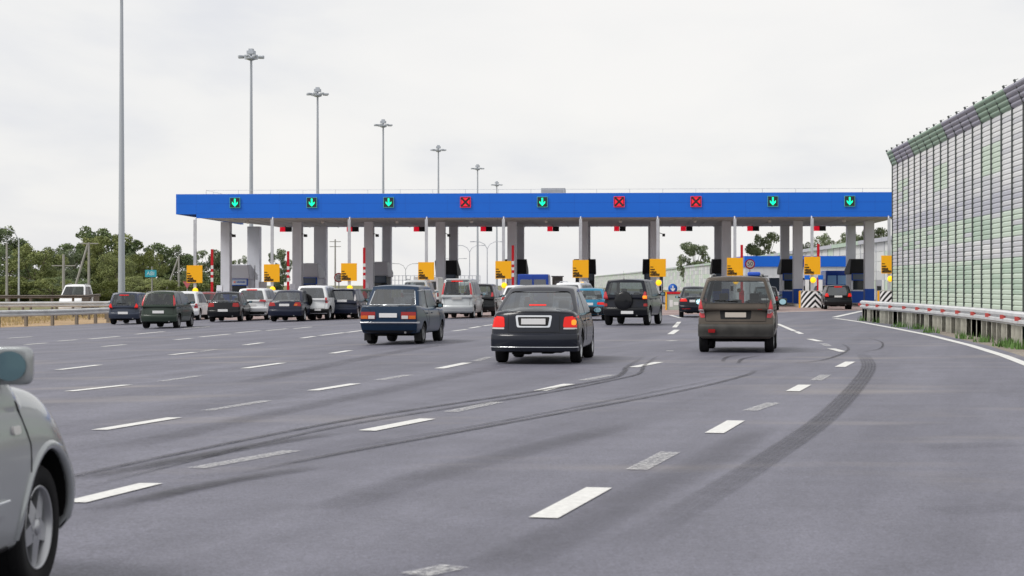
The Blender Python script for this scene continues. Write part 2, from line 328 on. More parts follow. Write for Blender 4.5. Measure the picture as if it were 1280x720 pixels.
def evaluated(o):
    dg = bpy.context.evaluated_depsgraph_get(); dg.update(); return bpy.data.meshes.new_from_object(o.evaluated_get(dg))
def subsurf(me, mtl, lv=2):
    me.materials.append(mtl); o = bpy.data.objects.new('tmp', me); COL.objects.link(o); q = o.modifiers.new('s', 'SUBSURF'); q.levels = lv; q.render_levels = lv
    r = evaluated(o); bpy.data.objects.remove(o); return r
def boolean(me, cutters):
    o = bpy.data.objects.new('tmp', me); COL.objects.link(o); tmp = []
    for op, c in cutters:
        k = bpy.data.objects.new('cut', c); COL.objects.link(k); tmp.append(k)
        q = o.modifiers.new('b', 'BOOLEAN'); q.operation = op; q.object = k; q.solver = 'EXACT'; q.material_mode = 'TRANSFER'
    r = evaluated(o)
    for k in tmp + [o]: bpy.data.objects.remove(k)
    return r
def rpoly(pts, r, n=4):
    out = []; K = len(pts)
    for i in range(K):
        p = Vector(pts[i]); a = Vector(pts[i - 1]) - p; b = Vector(pts[(i + 1) % K]) - p
        rr = min(r, a.length * .45, b.length * .45); A = p + a.normalized() * rr; B = p + b.normalized() * rr
        for k in range(n + 1):
            t = k / n; out.append(tuple(A * (1 - t) ** 2 + p * 2 * t * (1 - t) + B * t * t))
    return out
class Surf:
    def __init__(s, me):
        b = bmesh.new(); b.from_mesh(me); s.t = BVHTree.FromBMesh(b); b.free()
    def hit(s, a, b, axis):
        o, d = {'rear': ((a, -9, b), (0, 1, 0)), 'front': ((a, 9, b), (0, -1, 0)), 'right': ((9, a, b), (-1, 0, 0)), 'left': ((-9, a, b), (1, 0, 0)), 'top': ((a, b, 9), (0, 0, -1))}[axis]
        h = s.t.ray_cast(Vector(o), Vector(d)); return (h[0], h[1]) if h[0] is not None else (None, None)
    def patch(s, name, pts, axis, mtl, parent, off=.004, thick=.012, rings=5, step=.06, label=None):
        P = []
        for i in range(len(pts)):
            a, b_ = Vector(pts[i]), Vector(pts[(i + 1) % len(pts)]); n = max(1, int((b_ - a).length / step)); P += [a.lerp(b_, k / n) for k in range(n)]
        c = sum(P, Vector((0, 0))) / len(P); vs = []; n = len(P); bd = []
        dr = {'rear': Vector((0, 1, 0)), 'front': Vector((0, -1, 0)), 'right': Vector((-1, 0, 0)), 'left': Vector((1, 0, 0)), 'top': Vector((0, 0, -1))}[axis]
        hc = s.hit(c.x, c.y, axis)[0]; hc = hc if hc is not None else Vector((0, 0, 0))
        for r in range(rings):
            f = 1 - r / rings
            for p in P:
                for k in range(12):
                    q = c + (p - c) * f * (1 - .025 * k); h, nn = s.hit(q.x, q.y, axis)
                    if h is not None and (h - hc).dot(dr) < .42: break
                    h = None
                if h is None: h = hc; nn = Vector((0, 0, 1))
                vs.append(h - dr * off)
        h, nn = s.hit(c.x, c.y, axis); vs.append((h if h else vs[-1]) - dr * off)
        fs = [(r * n + i, r * n + (i + 1) % n, (r + 1) * n + (i + 1) % n, (r + 1) * n + i) for r in range(rings - 1) for i in range(n)]
        fs += [((rings - 1) * n + i, (rings - 1) * n + (i + 1) % n, len(vs) - 1) for i in range(n)]
        B = MB(); B.add(vs, fs, 0, True)
        B.add([v for v in vs[:n]] + [v + dr * (thick + off) for v in vs[:n]], [(i, (i + 1) % n, n + (i + 1) % n, n + i) for i in range(n)], 0)
        o = B.build(name, mtl, parent)
        if label: o['label'] = label
        return o
    def line(s, B, pts, axis, r=.005, step=.08, mi=0, off=0.):
        P = []
        for a, b_ in zip(pts, pts[1:]):
            a, b_ = Vector(a), Vector(b_); n = max(1, int((b_ - a).length / step)); P += [a.lerp(b_, k / n) for k in range(n)]
        P.append(Vector(pts[-1])); Q = []
        for p in P:
            h, nn = s.hit(p.x, p.y, axis)
            if h is not None: Q.append(h + nn * off)
        if len(Q) > 1: B.tube(Q, r, 6, mi)
WHEELS = {}
def wheel_mesh(r, style):
    k = (round(r, 3), style)
    if k in WHEELS: return WHEELS[k]
    w_ = .1; T = MB(); ri = r * (.66 if style != 'steel' else .60)
    T.lathe([(ri, -w_), (r * .93, -w_ * 1.05), (r * .985, -w_ * .8), (r, -w_ * .4), (r, w_ * .4), (r * .985, w_ * .8), (r * .93, w_ * 1.05), (ri, w_), (ri * .97, w_ * .6), (ri * .97, -w_ * .6), (ri, -w_)], 40, 0, 'x')
    for g in (-.45, 0, .45): T.lathe([(r + .001, w_ * g - .006), (r + .002, w_ * g - .003), (r + .002, w_ * g + .003), (r + .001, w_ * g + .006)], 40, 0, 'x')
    S = MB(); S.lathe([(ri, w_ * .95), (ri * .96, w_ * 1.0), (ri * .92, w_ * .8), (ri * .90, -w_ * .3), (.02, -w_ * .3)], 40, 1, 'x')
    S.lathe([(ri * 1.0, w_ * .93), (ri * .97, w_ * 1.02), (ri * .93, w_ * .95), (ri * .90, w_ * .5)], 40, 0, 'x')
    n = {'five': 5, 'six': 6, 'steel': 12, 'ten': 10}[style]
    for i in range(n):
        M = Matrix.Rotation(2 * math.pi * i / n, 4, 'X'); wa = ri * (.26 if n < 7 else .12); wb = ri * (.16 if n < 7 else .13)
        pts = [(-wa, ri * .12), (wa, ri * .12), (wb, ri * .95), (-wb, ri * .95)]
        S.prism(pts, lambda u, v, t: M @ Vector((t - (.02 if v > ri * .5 else 0) + .0, u, v)), w_ * .55, w_ * .9)
    S.lathe([(0.001, w_ * 1.0), (ri * .14, w_ * .98), (ri * .2, w_ * .9), (ri * .22, w_ * .4)], 20, 0, 'x')
    WHEELS[k] = (T, S); return WHEELS[k]
WCACHE = {}
def put_wheel(parent, x, y, r, style, rim_m):
    key = (round(r, 3), style, rim_m.name, x > 0)
    if key not in WCACHE:
        T, S = wheel_mesh(r, style); t = T.build('wheel', M_TYRE); s_ = S.build('rim', [rim_m, M_UNDER]); s_.parent = t
        t.location = (0, 0, 0); WCACHE[key] = (t.data, s_.data); bpy.data.objects.remove(s_); bpy.data.objects.remove(t)
    a, b = WCACHE[key]
    t = bpy.data.objects.new('wheel', a); COL.objects.link(t); t.parent = parent; t.location = (x, y, r); t.rotation_euler = (rnd.uniform(0, 1), 0, 0 if x > 0 else math.pi)
    s_ = bpy.data.objects.new('rim', b); COL.objects.link(s_); s_.parent = t
def car(name, label, cat, loc, heading, S, group='vehicles driving up to the toll gates'):
    """heading: degrees clockwise from +Y. S: spec. Origin below the rear axle, y forwards."""
    root = empty(name, loc, -R(heading), label, cat, group)
    Lr, Lf, Wd, zb = S['back'], S['front'], S['w'] / 2, S.get('zb', .2) + .06      # rear overhang, wheelbase+front overhang
    Lw = S['wb']; r = S['r']; y0, y1 = -Lr, Lf; belt, roof = S['belt'], S['h']
    top = S['top']; P = S['paint']; rp = S.get('rearprof', [(0, .10), (.12, .03), (.35, 0), (.5, .015), (.7, .05), (.92, .07), (1, .1)])
    us = [-1, -.93, -.5, 0, .5, .93, 1]; ws = [0, .1, .3, .5, .7, .9, 1]
    if S.get('round'): us = [-1, -.87, -.45, 0, .45, .87, 1]; ws = [0, .1, .3, .55, .8, 1]
    ys = sorted(set([0, .02, .08, .2, .38, .5, .62, .76, .86, .94, .985, 1]))
    sp = S.get('side', [(0, .92), (.1, .965), (.3, .99), (.5, 1.), (.7, .992), (.9, .955), (1, .92)]); rc, fc = S.get('rc', .10), S.get('fc', .30)
    def fb(u, v, w_):
        y = y0 + (y1 - y0) * v; t = interp(top, y); z = zb + (t - zb) * w_; kr = max(0, 1 - v / .2); kf = max(0, 1 - (1 - v) / .22)
        x = u * Wd * interp(sp, w_) * (1 - .035 * kr * kr - S.get('ft', .09) * kf * kf)
        y += interp(rp, w_) * kr + rc * abs(u) ** 3 * kr - fc * abs(u) ** 3 * kf - (.10 * max(0, w_ - .55) * 2 + (.05 if w_ < .15 else 0)) * kf
        if w_ > .85: z += S.get('crown', .03) * (1 - u * u)
        return Vector((x, y, z))
    body = subsurf(gridbox(us, ys, ws, fb), P)
    g = S['gh']      # (y base rear, y top rear, y top front, y base front, half width base, half width top)
    gs = [-1, -.94, -.5, 0, .5, .94, 1]; gw = [0, .12, .45, .8, .94, 1]
    if S.get('round'): e_ = S.get('rnd', .86); gs = [-1, -e_, -.48, 0, .48, e_, 1]; gw = [0, .12, .45, .72, .9, 1]
    gv = [0, .05, .3, .6, .95, 1]; zc = belt - .12; gr = S.get('grake', 1.0)
    def fg(u, v, w_):
        z = zc + (roof - zc) * w_; hh = max(0, (z - belt) / (roof - belt)); ww = hh ** S.get('wpow', 1.15)
        ya = g[0] + (g[1] - g[0]) * (hh ** gr) if z >= belt else g[0]; yb = g[3] + (g[2] - g[3]) * hh
        y = ya + (yb - ya) * v; x = u * (g[4] + (g[5] - g[4]) * ww)
        k = max(0, 1 - v / .12); y -= S.get('rbow', .05) * (1 - u * u) * k; k = max(0, 1 - (1 - v) / .12); y += .12 * (1 - u * u) * k
        z += (.035 * (1 - u * u) + S.get('rcrown', .03) * (1 - (2 * v - 1) ** 2)) * max(0, w_ - .5) * 2
        return Vector((x, y, z))
    gh = subsurf(gridbox(gs, gv, gw, fg), P)
    full = boolean(body, [('UNION', gh)]); SF = Surf(full)
    def gx(hh): return g[4] + (g[5] - g[4]) * hh ** S.get('wpow', 1.15)
    hz = lambda hh: belt + (roof - belt) * hh
    wl, wh = S.get('wlo', .06), S.get('whi', .86); rl, rh = S.get('rlo', wl), S.get('rhi', .88)
    rm = S.get('rmar', .09)
    rwin = rpoly([(-gx(rl) + rm, hz(rl)), (gx(rl) - rm, hz(rl)), (gx(rh) - rm, hz(rh)), (-gx(rh) + rm, hz(rh))], S.get('rrad', .07))
    fwin = rpoly([(-gx(.05) + .08, hz(.03)), (gx(.05) - .08, hz(.03)), (gx(.88) - .08, hz(.88)), (-gx(.88) + .08, hz(.88))], .08)
    def yr(h): return g[0] + (g[1] - g[0]) * (h ** gr)
    def yf(h): return g[3] + (g[2] - g[3]) * h
    cp, ap = S.get('cpil', .30), S.get('apil', .16)
    swin = rpoly([(yr(wl) + cp, hz(wl)), (yf(wl) - ap - .05, hz(wl)), (yf(wh) - ap + .02, hz(wh)), (yr(wh) + cp * S.get('cpt', .7), hz(wh))], S.get('srad', .07))
    cuts = []
    hole = S.get('hollow', True)
    if hole:
        C = MB(); ins = .075
        prof = [(yr(0) + .16, belt - .30), (yf(0) - .12, belt - .30), (yf(0) - .16, belt + .0), (yf(.86) - .10, hz(.86)), (yr(.86) + .12, hz(.86)), (yr(0) + .14, belt + .0)]
        hw = [(g[4] - .12), (g[4] - .12), (g[4] - .12), (g[5] - .10), (g[5] - .10), (g[4] - .12)]
        n = 6; vs = [(-hw[i], prof[i][0], prof[i][1]) for i in range(n)] + [(hw[i], prof[i][0], prof[i][1]) for i in range(n)]
        C.add(vs, [(0, 1, 2, 5), (2, 3, 4, 5), (11, 8, 7, 6), (11, 10, 9, 8)] + [(i, (i + 1) % n, n + (i + 1) % n, n + i) for i in range(n)])
        cav = C.build('c', M_IN); me = cav.data; bpy.data.objects.remove(cav); cuts.append(('DIFFERENCE', me))
        for poly, fn, a, b_ in ((rwin, lambda u, v, t: (u, t, v), y0 - 1.2, yr(.5) + .55), (fwin, lambda u, v, t: (u, t, v), yf(.5) - .8, y1 + 1), (swin, lambda u, v, t: (t, u, v), -1.6, 1.6)):
            C = MB(); C.prism(poly, fn, a, b_); q = C.build('c', M_BLK); me = q.data; bpy.data.objects.remove(q); cuts.append(('DIFFERENCE', me))
    C = MB(); ra = r + S.get('gap', .07)
    for yy in (0, Lw):
        for sgn in (-1, 1):
            C2 = MB(); prof = [(ra * math.cos(t), ra * math.sin(t)) for t in [2 * math.pi * k / 36 for k in range(36)]]
            a, b_ = (Wd - .27, Wd + .3) if sgn > 0 else (-Wd - .3, -Wd + .27)
            C2.prism(prof, lambda u, v, t: (t, u + yy, v + r), a, b_); q = C2.build('c', M_UNDER); me = q.data; bpy.data.objects.remove(q); cuts.append(('DIFFERENCE', me))
    fin = boolean(full, cuts)
    for p in fin.polygons: p.use_smooth = True
    try: fin.set_sharp_from_angle(angle=R(32))
    except Exception: pass
    fin.name = 'body'; bo = bpy.data.objects.new('body', fin); COL.objects.link(bo); bo.parent = root
    gm = S.get('glass', GL_DARK); gm2 = S.get('rglass', gm)
    SF.patch('rear_window', rwin, 'rear', gm2, root, .001, .004, 6)
    SF.patch('windscreen', fwin, 'front', GL_MID, root, .001, .004, 4, .12)
    bp = S.get('bpil', .42)
    for side in ('right', 'left'):
        SF.patch('side_window', swin, side, GL_SIDE, root, .001, .004, 3, .12)
    # pillar between the doors, seams, handles
    sm = MB(); ym = yr(.5) + (yf(.5) - yr(.5)) * bp
    for side in ('right', 'left'):
        sg = 1 if side == 'right' else -1
        for q in ([(ym, hz(wl) - .01), (ym + .02, hz(wh) + .02)],) + (([(yr(.5) + (yf(.5) - yr(.5)) * .17, hz(wl) - .01), (yr(.5) + (yf(.5) - yr(.5)) * .18, hz(wh) + .01)],) if S.get('dpil') else ()):
            SF.line(sm, q, side, .022, .1, 0, -.012)
        SF.line(sm, [(ym, belt - .02), (ym, zb + .17)], side, .005, .08)
        SF.line(sm, [(yf(0) - .12, belt - .03), (yf(0) + .02, belt - .25), (yf(0) + .0, zb + .17)], side, .005, .08)
        SF.line(sm, [(yr(0) + cp - .03, belt - .02), (max(.1, yr(0) + cp - .05), belt - .12), (r + .12, r + .28), (r + .14, zb + .17)], side, .005, .08)
        for yh in (ym - .16, yf(0) - .98 if yf(0) - ym > 1.2 else ym + .72):
            h, nn = SF.hit(ym - .18 if yh < ym else ym + (yf(0) - ym) * .18, belt - .13, side)
    for (pts, ax) in S.get('seams', []): SF.line(sm, pts, ax, .006, .08)
    sm.build('door_seams', M_BLK, root)
    for side, sg in (('right', 1), ('left', -1)):
        for yh in (ym - .12, yf(0) - .95 if yf(0) - .95 > ym + .3 else ym + .8):
            h, nn = SF.hit(yh - .1, belt - .12, side)
            if h:
                B = MB(); B.box(h.x - .01, h.x + .03 * sg, yh - .17, yh - .03, h.z - .014, h.z + .014); B.build('door_handle', S.get('handle', P), root, bevel=.006)
    # bumper
    bc = S.get('bumper', P); bz0, bz1 = S.get('bz', (.30, .58)); bd = S.get('bd', .035)
    def fbm(u, v, w_):
        x = u * (Wd * .985 + .012) * (1 - .03 * (1 - v)); y = y0 - bd + v * .42 + (rc + .02) * abs(u) ** 4 * (1 - v) + (.04 if w_ < .2 or w_ > .9 else 0) * (1 - v)
        return Vector((x, y, bz0 + (bz1 - bz0) * w_))
    bme = subsurf(gridbox([-1, -.95, -.6, 0, .6, .95, 1], [0, .12, .5, 1], [0, .15, .5, .85, 1], fbm), bc)
    WM = MB();
    C = MB(); C.prism([(ra * math.cos(2 * math.pi * k / 30), ra * math.sin(2 * math.pi * k / 30)) for k in range(30)], lambda u, v, t: (t, u, v + r), -2, 2)
    q = C.build('c', M_UNDER); cme = q.data; bpy.data.objects.remove(q); bme = boolean(bme, [('DIFFERENCE', cme)])
    for p in bme.polygons: p.use_smooth = True
    bmo = bpy.data.objects.new('rear_bumper', bme); COL.objects.link(bmo); bmo.parent = root
    # underbody, exhaust
    U = MB(); U.box(-Wd * .6, Wd * .6, y0 + .25, y1 - .4, zb - .04, zb + .08); U.box(-Wd * .5, -Wd * .1, y0 + .2, y0 + .55, zb - .07, zb + .06); U.box(Wd * .15, Wd * .4, y0 + .3, y0 + .8, zb - .06, zb + .06); U.tube([(-.7, 0, r - .02), (.7, 0, r - .02)], .05); U.build('underbody', M_UNDER, root)
    U = MB(); ex = S.get('exhaust', (.45,))
    for xx in ex: U.tube([(xx, y0 + .5, zb + .03), (xx, y0 + .02, zb + .03)], .028, 10)
    if ex: U.build('exhaust_pipe', M_RIMD, root)
    for yy in (0, Lw):
        for sgn in (-1, 1): put_wheel(root, sgn * (Wd - S.get('inset', .135)), yy, r, S.get('rim', 'five'), S.get('rimm', M_RIM))
    # seats and headrests
    if hole:
        I = MB(); zs = belt - .28
        for yy, nn in ((yr(0) + (.62 if S.get('longr') else .38), 3), (yf(.2) - 1.15, 2)):
            if nn == 3: I.box(-Wd * .7, Wd * .7, yy, yy + .16, zs - .01, belt - .02)
            for xx in ((-.36, 0, .36) if nn == 3 else (-.36, .36)):
                if nn == 2: I.box(xx - .22, xx + .22, yy, yy + .14, zs - .01, belt + .10)
                I.box(xx - .11, xx + .11, yy + .03, yy + .12, belt + (.0 if nn == 3 else .12), belt + (.14 if nn == 3 else .28))
        I.build('seats', M_IN, root, bevel=.03)
    # mirrors
    for side, sg in (('right', 1), ('left', -1)):
        h, nn = SF.hit(yf(.12) - .22, belt + .02, side)
        if not h: continue
        B = MB(); mw, mh = S.get('mir', (.17, .11)); cx_ = abs(h.x) + S.get('mx', .06) + mw / 2; h = h + Vector((0, 0, S.get('mz', 0)))
        mw *= 1.08; mh *= 1.08; me = subsurf(gridbox([-1, -.35, .35, 1], [0, .3, 1], [-1, -.35, .35, 1], lambda u, v, w_: Vector((sg * cx_ + u * mw / 2 * (1 - .25 * v), h.y - .04 + v * .12, h.z + .05 + w_ * mh / 2 * (1 - .35 * v)))), S.get('mirm', P), 2)
        for p in me.polygons: p.use_smooth = True
        mo = bpy.data.objects.new('wing_mirror', me); COL.objects.link(mo); mo.parent = root
        B.box(*(sorted((sg * (abs(h.x) - .03), sg * (cx_ - mw * .3)))), h.y - .0, h.y + .06, h.z - .01, h.z + .05); arm = B.build('mirror_arm', M_BLK, mo, bevel=.01)
        B = MB(); n = 20; B.add([(sg * cx_ + math.cos(2 * math.pi * k / n) * mw * .37, h.y - .052, h.z + .05 + math.sin(2 * math.pi * k / n) * mh * .36) for k in range(n)], [tuple(range(n))])
        B.build('mirror_glass', S.get('mglass', M_MIRR), mo, fix=False)
    # number plate
    pw, ph = .5, .112; px_, pz = S.get('plate', (0, .5 * (bz1 + belt)))
    h = SF.hit(px_, pz, 'rear')[0]; yb_ = (h.y if h else y0) - .018
    hb = [SF.hit(px_ + dx, pz + dzz, 'rear')[0] for dx in (-.24, .24) for dzz in (-.05, .05)]; yb_ = min([q.y for q in hb if q] + [yb_ + .018]) - S.get('pout', .016)
    if bz0 < pz < bz1: yb_ = y0 - bd - .014
    B = MB(); B.box(px_ - pw * .5 * S.get('pf', .95), px_ + pw * .5 * S.get('pf', .95), yb_ - .006, yb_ + .012, pz - ph / 2, pz + ph / 2); B.build('number_plate', S.get('platem', M_PLATE), root, bevel=.004)
    # lamps and other patches: (part name, outline, face, material, mirrored, off)
    for q in S.get('parts', []):
        nm, pts, ax, mm, mirr = q[:5]; off = q[5] if len(q) > 5 else .006; rr = q[6] if len(q) > 6 else .02
        for sg in ((1, -1) if mirr else (1,)):
            pp = [(a * sg, b_) for a, b_ in pts] if ax in ('rear', 'front', 'top') else pts
            axx = ax if ax in ('rear', 'front', 'top') else ('right' if sg > 0 else 'left')
            SF.patch(nm, rpoly(pp, rr), axx, mm, root, off, .02, 4, .05)
    for q in S.get('lines', []):
        nm, paths, ax, rad, mm = q[:5]; B = MB()
        for pts in paths: SF.line(B, pts, ax, rad, .06, 0, q[5] if len(q) > 5 else .002)
        if B.v: B.build(nm, mm, root)
    if S.get('wiper'):
        x0_, x1_, zz = S['wiper']; B = MB(); SF.line(B, [(x0_, zz + .02), (x1_, zz)], 'rear', .009, .05, 0, .02); B.build('wiper', M_BLK, root)
    if S.get('rails'):
        for sg in (-1, 1):
            B = MB(); xs_ = sg * (g[5] - .10); pts = []
            ya, yb2 = yr(.95) + .15, yf(.95) - .3
            for k in range(9):
                yy = ya + (yb2 - ya) * k / 8; h = SF.hit(xs_, yy, 'top')[0]
                if h: pts.append((xs_, yy, h.z + (.0 if k in (0, 8) else .055)))
            B.tube(pts, .018, 8); B.build('roof_rail', S['rails'], root)
    if S.get('spoiler'):
        B = MB(); zt = SF.hit(0, yr(.95) + .12, 'top')[0].z; hw_ = g[5] - .06; a = yr(.95)
        B.prism([(a - .10, zt - .035), (a + .2, zt + .01), (a + .2, zt - .03), (a - .08, zt - .07)], lambda u, v, t: (t, u, v), -hw_, hw_); B.build('spoiler', S['spoiler'], root, bevel=.015)
    if S.get('antenna'):
        B = MB(); h = SF.hit(S['antenna'], yr(.95) + .16, 'top')[0]; B.tube([h, h + Vector((0, -.05, .32))], .007, 6, 0, True, .003); B.tube([h, h + Vector((0, 0, .03))], .02, 8); B.build('antenna', M_BLK, root)
    if S.get('spare'):
        xx, zz, rr, mm, cover = S['spare']; B = MB(); yy = SF.hit(xx, zz, 'rear')[0].y - .03
        B.lathe([(0.001, -.14), (rr * .6, -.14), (rr * .86, -.125), (rr * .97, -.09), (rr, -.04), (rr, .05), (rr * .85, .1), (0.001, .1)], 40, 0, 'y', (xx, yy, zz)); B.build('spare_wheel', mm, root)
    if S.get('flaps'):
        for sg in (-1, 1):
            B = MB(); B.box(sg * (Wd - .2), sg * (Wd - .02), -r - .12, -r - .1, .1, .42); B.build('mud_flap', M_BLK, root)
    root['top_z'] = roof
    return root, SF
# ------------------------------------------------------------------ toll plaza
D0, AL = 129.2, math.atan(135 / 2300.)
ca, sa = math.cos(AL), math.sin(AL)
def T(p, q, z=0.): return Vector((p * ca + q * sa, D0 - p * sa + q * ca, z))
def tz(p, q): return gz(T(p, q).x)
def pcol(px, q=0.):                                  # plaza coordinate p seen at this pixel column on the line q
    k = (px - CX) / F; return (k * (D0 + q * ca) - q * sa) / (ca + k * sa)
ISL = [pcol(246 + 96 * i, 0) for i in range(10)]
LANE = [(ISL[i] + ISL[i + 1]) / 2 for i in range(9)]
M_BLUE = mat('blue_fascia_panel', (.003, .135, .66), .5, noise=.03, nscale=.5); M_BLUE2 = mat('dark_blue_paint', (.004, .07, .42), .5); M_SOF = mat('grey_soffit', (.6, .6, .6), .6, noise=.06, nscale=.6)
M_PIL = mat('grey_pillar_panel', (.72, .745, .83), .5, noise=.06, nscale=.8, bump=.1); M_STEEL = mat('galvanised_steel', (.50, .52, .56), .45, .3, noise=.12, nscale=2.)
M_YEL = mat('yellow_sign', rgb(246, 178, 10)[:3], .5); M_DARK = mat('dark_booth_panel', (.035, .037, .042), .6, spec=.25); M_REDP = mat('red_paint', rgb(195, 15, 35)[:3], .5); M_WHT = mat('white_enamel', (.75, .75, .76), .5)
M_CONC = mat('concrete', (.38, .36, .33), .85, noise=.2, nscale=3., bump=.4); M_ON_G = mat('green_led', (.0, 1., .45), .5, emit=.75); M_ON_R = mat('red_led', (.75, .008, .03), .5, emit=.42)
M_ON_A = mat('amber_lamp', (1., .52, .01), .4, emit=.75); M_BGL = mat('booth_glass', (.02, .025, .03), .08)
base = T(0, 0); RZ = -AL
root = empty('toll_canopy', base, RZ, 'long blue and grey roof on twin rows of pillars spanning all the toll lanes', 'toll canopy')
# local frame: x = p, y = q
PL, PRt = pcol(220), pcol(1117) + 1.0
B = MB(); zt, zb_, zs = 7.98, 6.28, 6.55
B.box(PL, PL + 1.45, 0, .25, zs, zt); B.box(PL + 1.45, PRt, 0, .25, zb_, zt); B.build('fascia', M_BLUE, root)
B = MB()
for z in (6.62, 7.3): B.box(PL + 1.45 if z < 6.7 else PL, PRt, -.004, .002, z, z + .012)
nx = int((PRt - PL) / 2.7)
x = PL + 1.45
while x < PRt: B.box(x, x + .008, -.003, .002, zb_ + .01, zt - .01); x += 2.98
B.build('fascia_joints', M_BLUE2, root)
B = MB(); B.box(PL, PL + .25, .25, 22.2, zs, zt); B.box(PL + 3.5, PRt, 22.2, 22.45, zb_ + .05, zt); B.box(PRt - .25, PRt, .25, 22.2, zs, zt); B.build('side_fascia', M_BLUE, root)
B = MB(); B.add([(PL + 1.5, .25, zb_ + .02), (PRt - .25, .25, zb_ + .02), (PRt - .25, 22.2, zb_ + .06), (PL + 3.4, 22.2, zb_ + .06), (PL + 2.2, 9, zb_ + .03)], [(0, 1, 2, 3, 4)])
for i in range(40):
    x = PL + 3.5 + i * (PRt - PL - 4) / 40; B.box(x, x + .03, .3, 22.1, zb_ + .0, zb_ + .028)
B.build('soffit', M_SOF, root)
B = MB(); B.box(PL + .25, PRt - .25, .25, 22.2, zt - .35, zt - .2); B.build('roof_deck', M_STEEL, root)
B = MB()
x = PL + 1.6
while x < PRt: B.tube([(x, 2.5, zt - .2), (x, 2.5, zt + .42)], .016, 6); x += 2.35
for z in (zt + .40, zt + .12): B.tube([(PL + 1.6, 2.5, z), (PRt - .3, 2.5, z)], .013, 6)
for k in range(8): B.tube([(PL + 1.6, 2.5 + k * 2.4, zt - .2), (PL + 1.6, 2.5 + k * 2.4, zt + .42)], .016, 6)
B.tube([(PL + 1.6, 2.5, zt + .4), (PL + 1.6, 19.5, zt + .4)], .013, 6); B.build('roof_railing', M_STEEL, root)
xa, xb = pcol(677, 6), pcol(707, 6); B = MB(); B.box(xa, xb, 5, 6.5, zt - .2, zt + .62); B.build('rooftop_unit', mat('weathered_grey', (.30, .31, .34), .6, noise=.1), root, bevel=.03)
# pillars
for i, p in enumerate(ISL):
    for q, mm in ((9.8, 0), (20.6, 1)):
        zg = tz(p, q); B = MB(); wpx = .34 if q < 15 else .34; dx = 0 if q < 15 else (.0)
        xs_ = [0.]; wpx = .5 if q > 15 and i < 2 else .34
        for xx in xs_: B.box(p + xx - wpx, p + xx + wpx, q - .45, q + .45, zg + (1.25 if q < 15 else .0), zb_ + .05)
        for z in (2.6, 4.4): B.box(p - wpx - .003, p + wpx + .003, q - .453, q + .453, z, z + .014)
        o = B.build('pillar', M_PIL, root)
        if q < 15:
            B = MB(); B.box(p - wpx - .01, p + wpx + .01, q - .46, q + .46, zg, zg + 1.25); B.build('blue_band', M_BLUE2, o)
    if i in (0, 1, 2, 3, 6):
        B = MB(); zc_ = 5.3; B.tube([(p + .34, 9.8, zc_ + .15), (p + .62, 9.6, zc_ + .05)], .025, 6); B.box(p + .55, p + .75, 9.2, 9.7, zc_ - .12, zc_ + .08, 0, ); B.build('cctv_camera', M_DARK, root)
    # cables/lamps under the soffit
for i, p in enumerate(LANE):
    B = MB(); h = .34; zc_ = 7.36; B.box(p - h, p + h, -.10, -.006, zc_ - h, zc_ + h); o = B.build('lane_signal', M_BLGREY if False else M_DARK, root)
    B = MB(); B.box(p - h - .03, p - h, -.11, -.006, zc_ - h, zc_ + h); B.box(p + h, p + h + .03, -.11, -.006, zc_ - h, zc_ + h); B.box(p - h - .03, p + h + .03, -.11, -.006, zc_ + h, zc_ + h + .03); B.box(p - h - .03, p + h + .03, -.11, -.006, zc_ - h - .03, zc_ - h)
    red = i in (3, 5, 6); B.build('signal_frame', mat('teal_frame', (.1, .45, .42), .4) if not red else M_ON_R, o)
    B = MB(); f = lambda u, v, t: (p + u, t, zc_ + v)
    if not red:
        B.prism([(-.055, .28), (.055, .28), (.055, -.08), (.2, .07), (.2, -.07), (0, -.28), (-.2, -.07), (-.2, .07), (-.055, -.08)], f, -.125, -.102); B.build('signal_arrow', M_ON_G, o)
    else:
        a = .29; t = .10
        for pl in ([(-a, -a + t), (-t, 0), (-a, a - t)], [(a, -a + t), (a, a - t), (t, 0)], [(-a + t, a), (0, t), (a - t, a)], [(-a + t, -a), (a - t, -a), (0, -t)]): B.prism(pl, f, -.125, -.102)
        B.build('signal_cross', M_ON_R, o)
    # hanging message display
    z = 6.05; B = MB(); B.box(p + .02, p + .52, 19.4, 19.75, z - .18, z + .20); B.box(p - .02, p + .02, 19.5, 19.6, z + .2, zb_ + .05); B.box(p - .3, p + .1, 19.45, 19.7, z + .19, z + .215)
    o = B.build('message_display', M_DARK, root); B = MB(); B.box(p - .42, p + .0, 19.38, 19.74, z - .18, z + .19); B.build('red_panel', M_ON_R, o)
    B = MB(); B.lathe([(.001, -.16), (.09, -.14), (.13, -.06), (.13, .02), (.05, .05), (.05, .12)], 14, 0, 'z', (p + .1, 4.0, zb_ - .12)); B.build('ceiling_lamp', mat('lamp_white', (.6, .6, .6), .4), root)
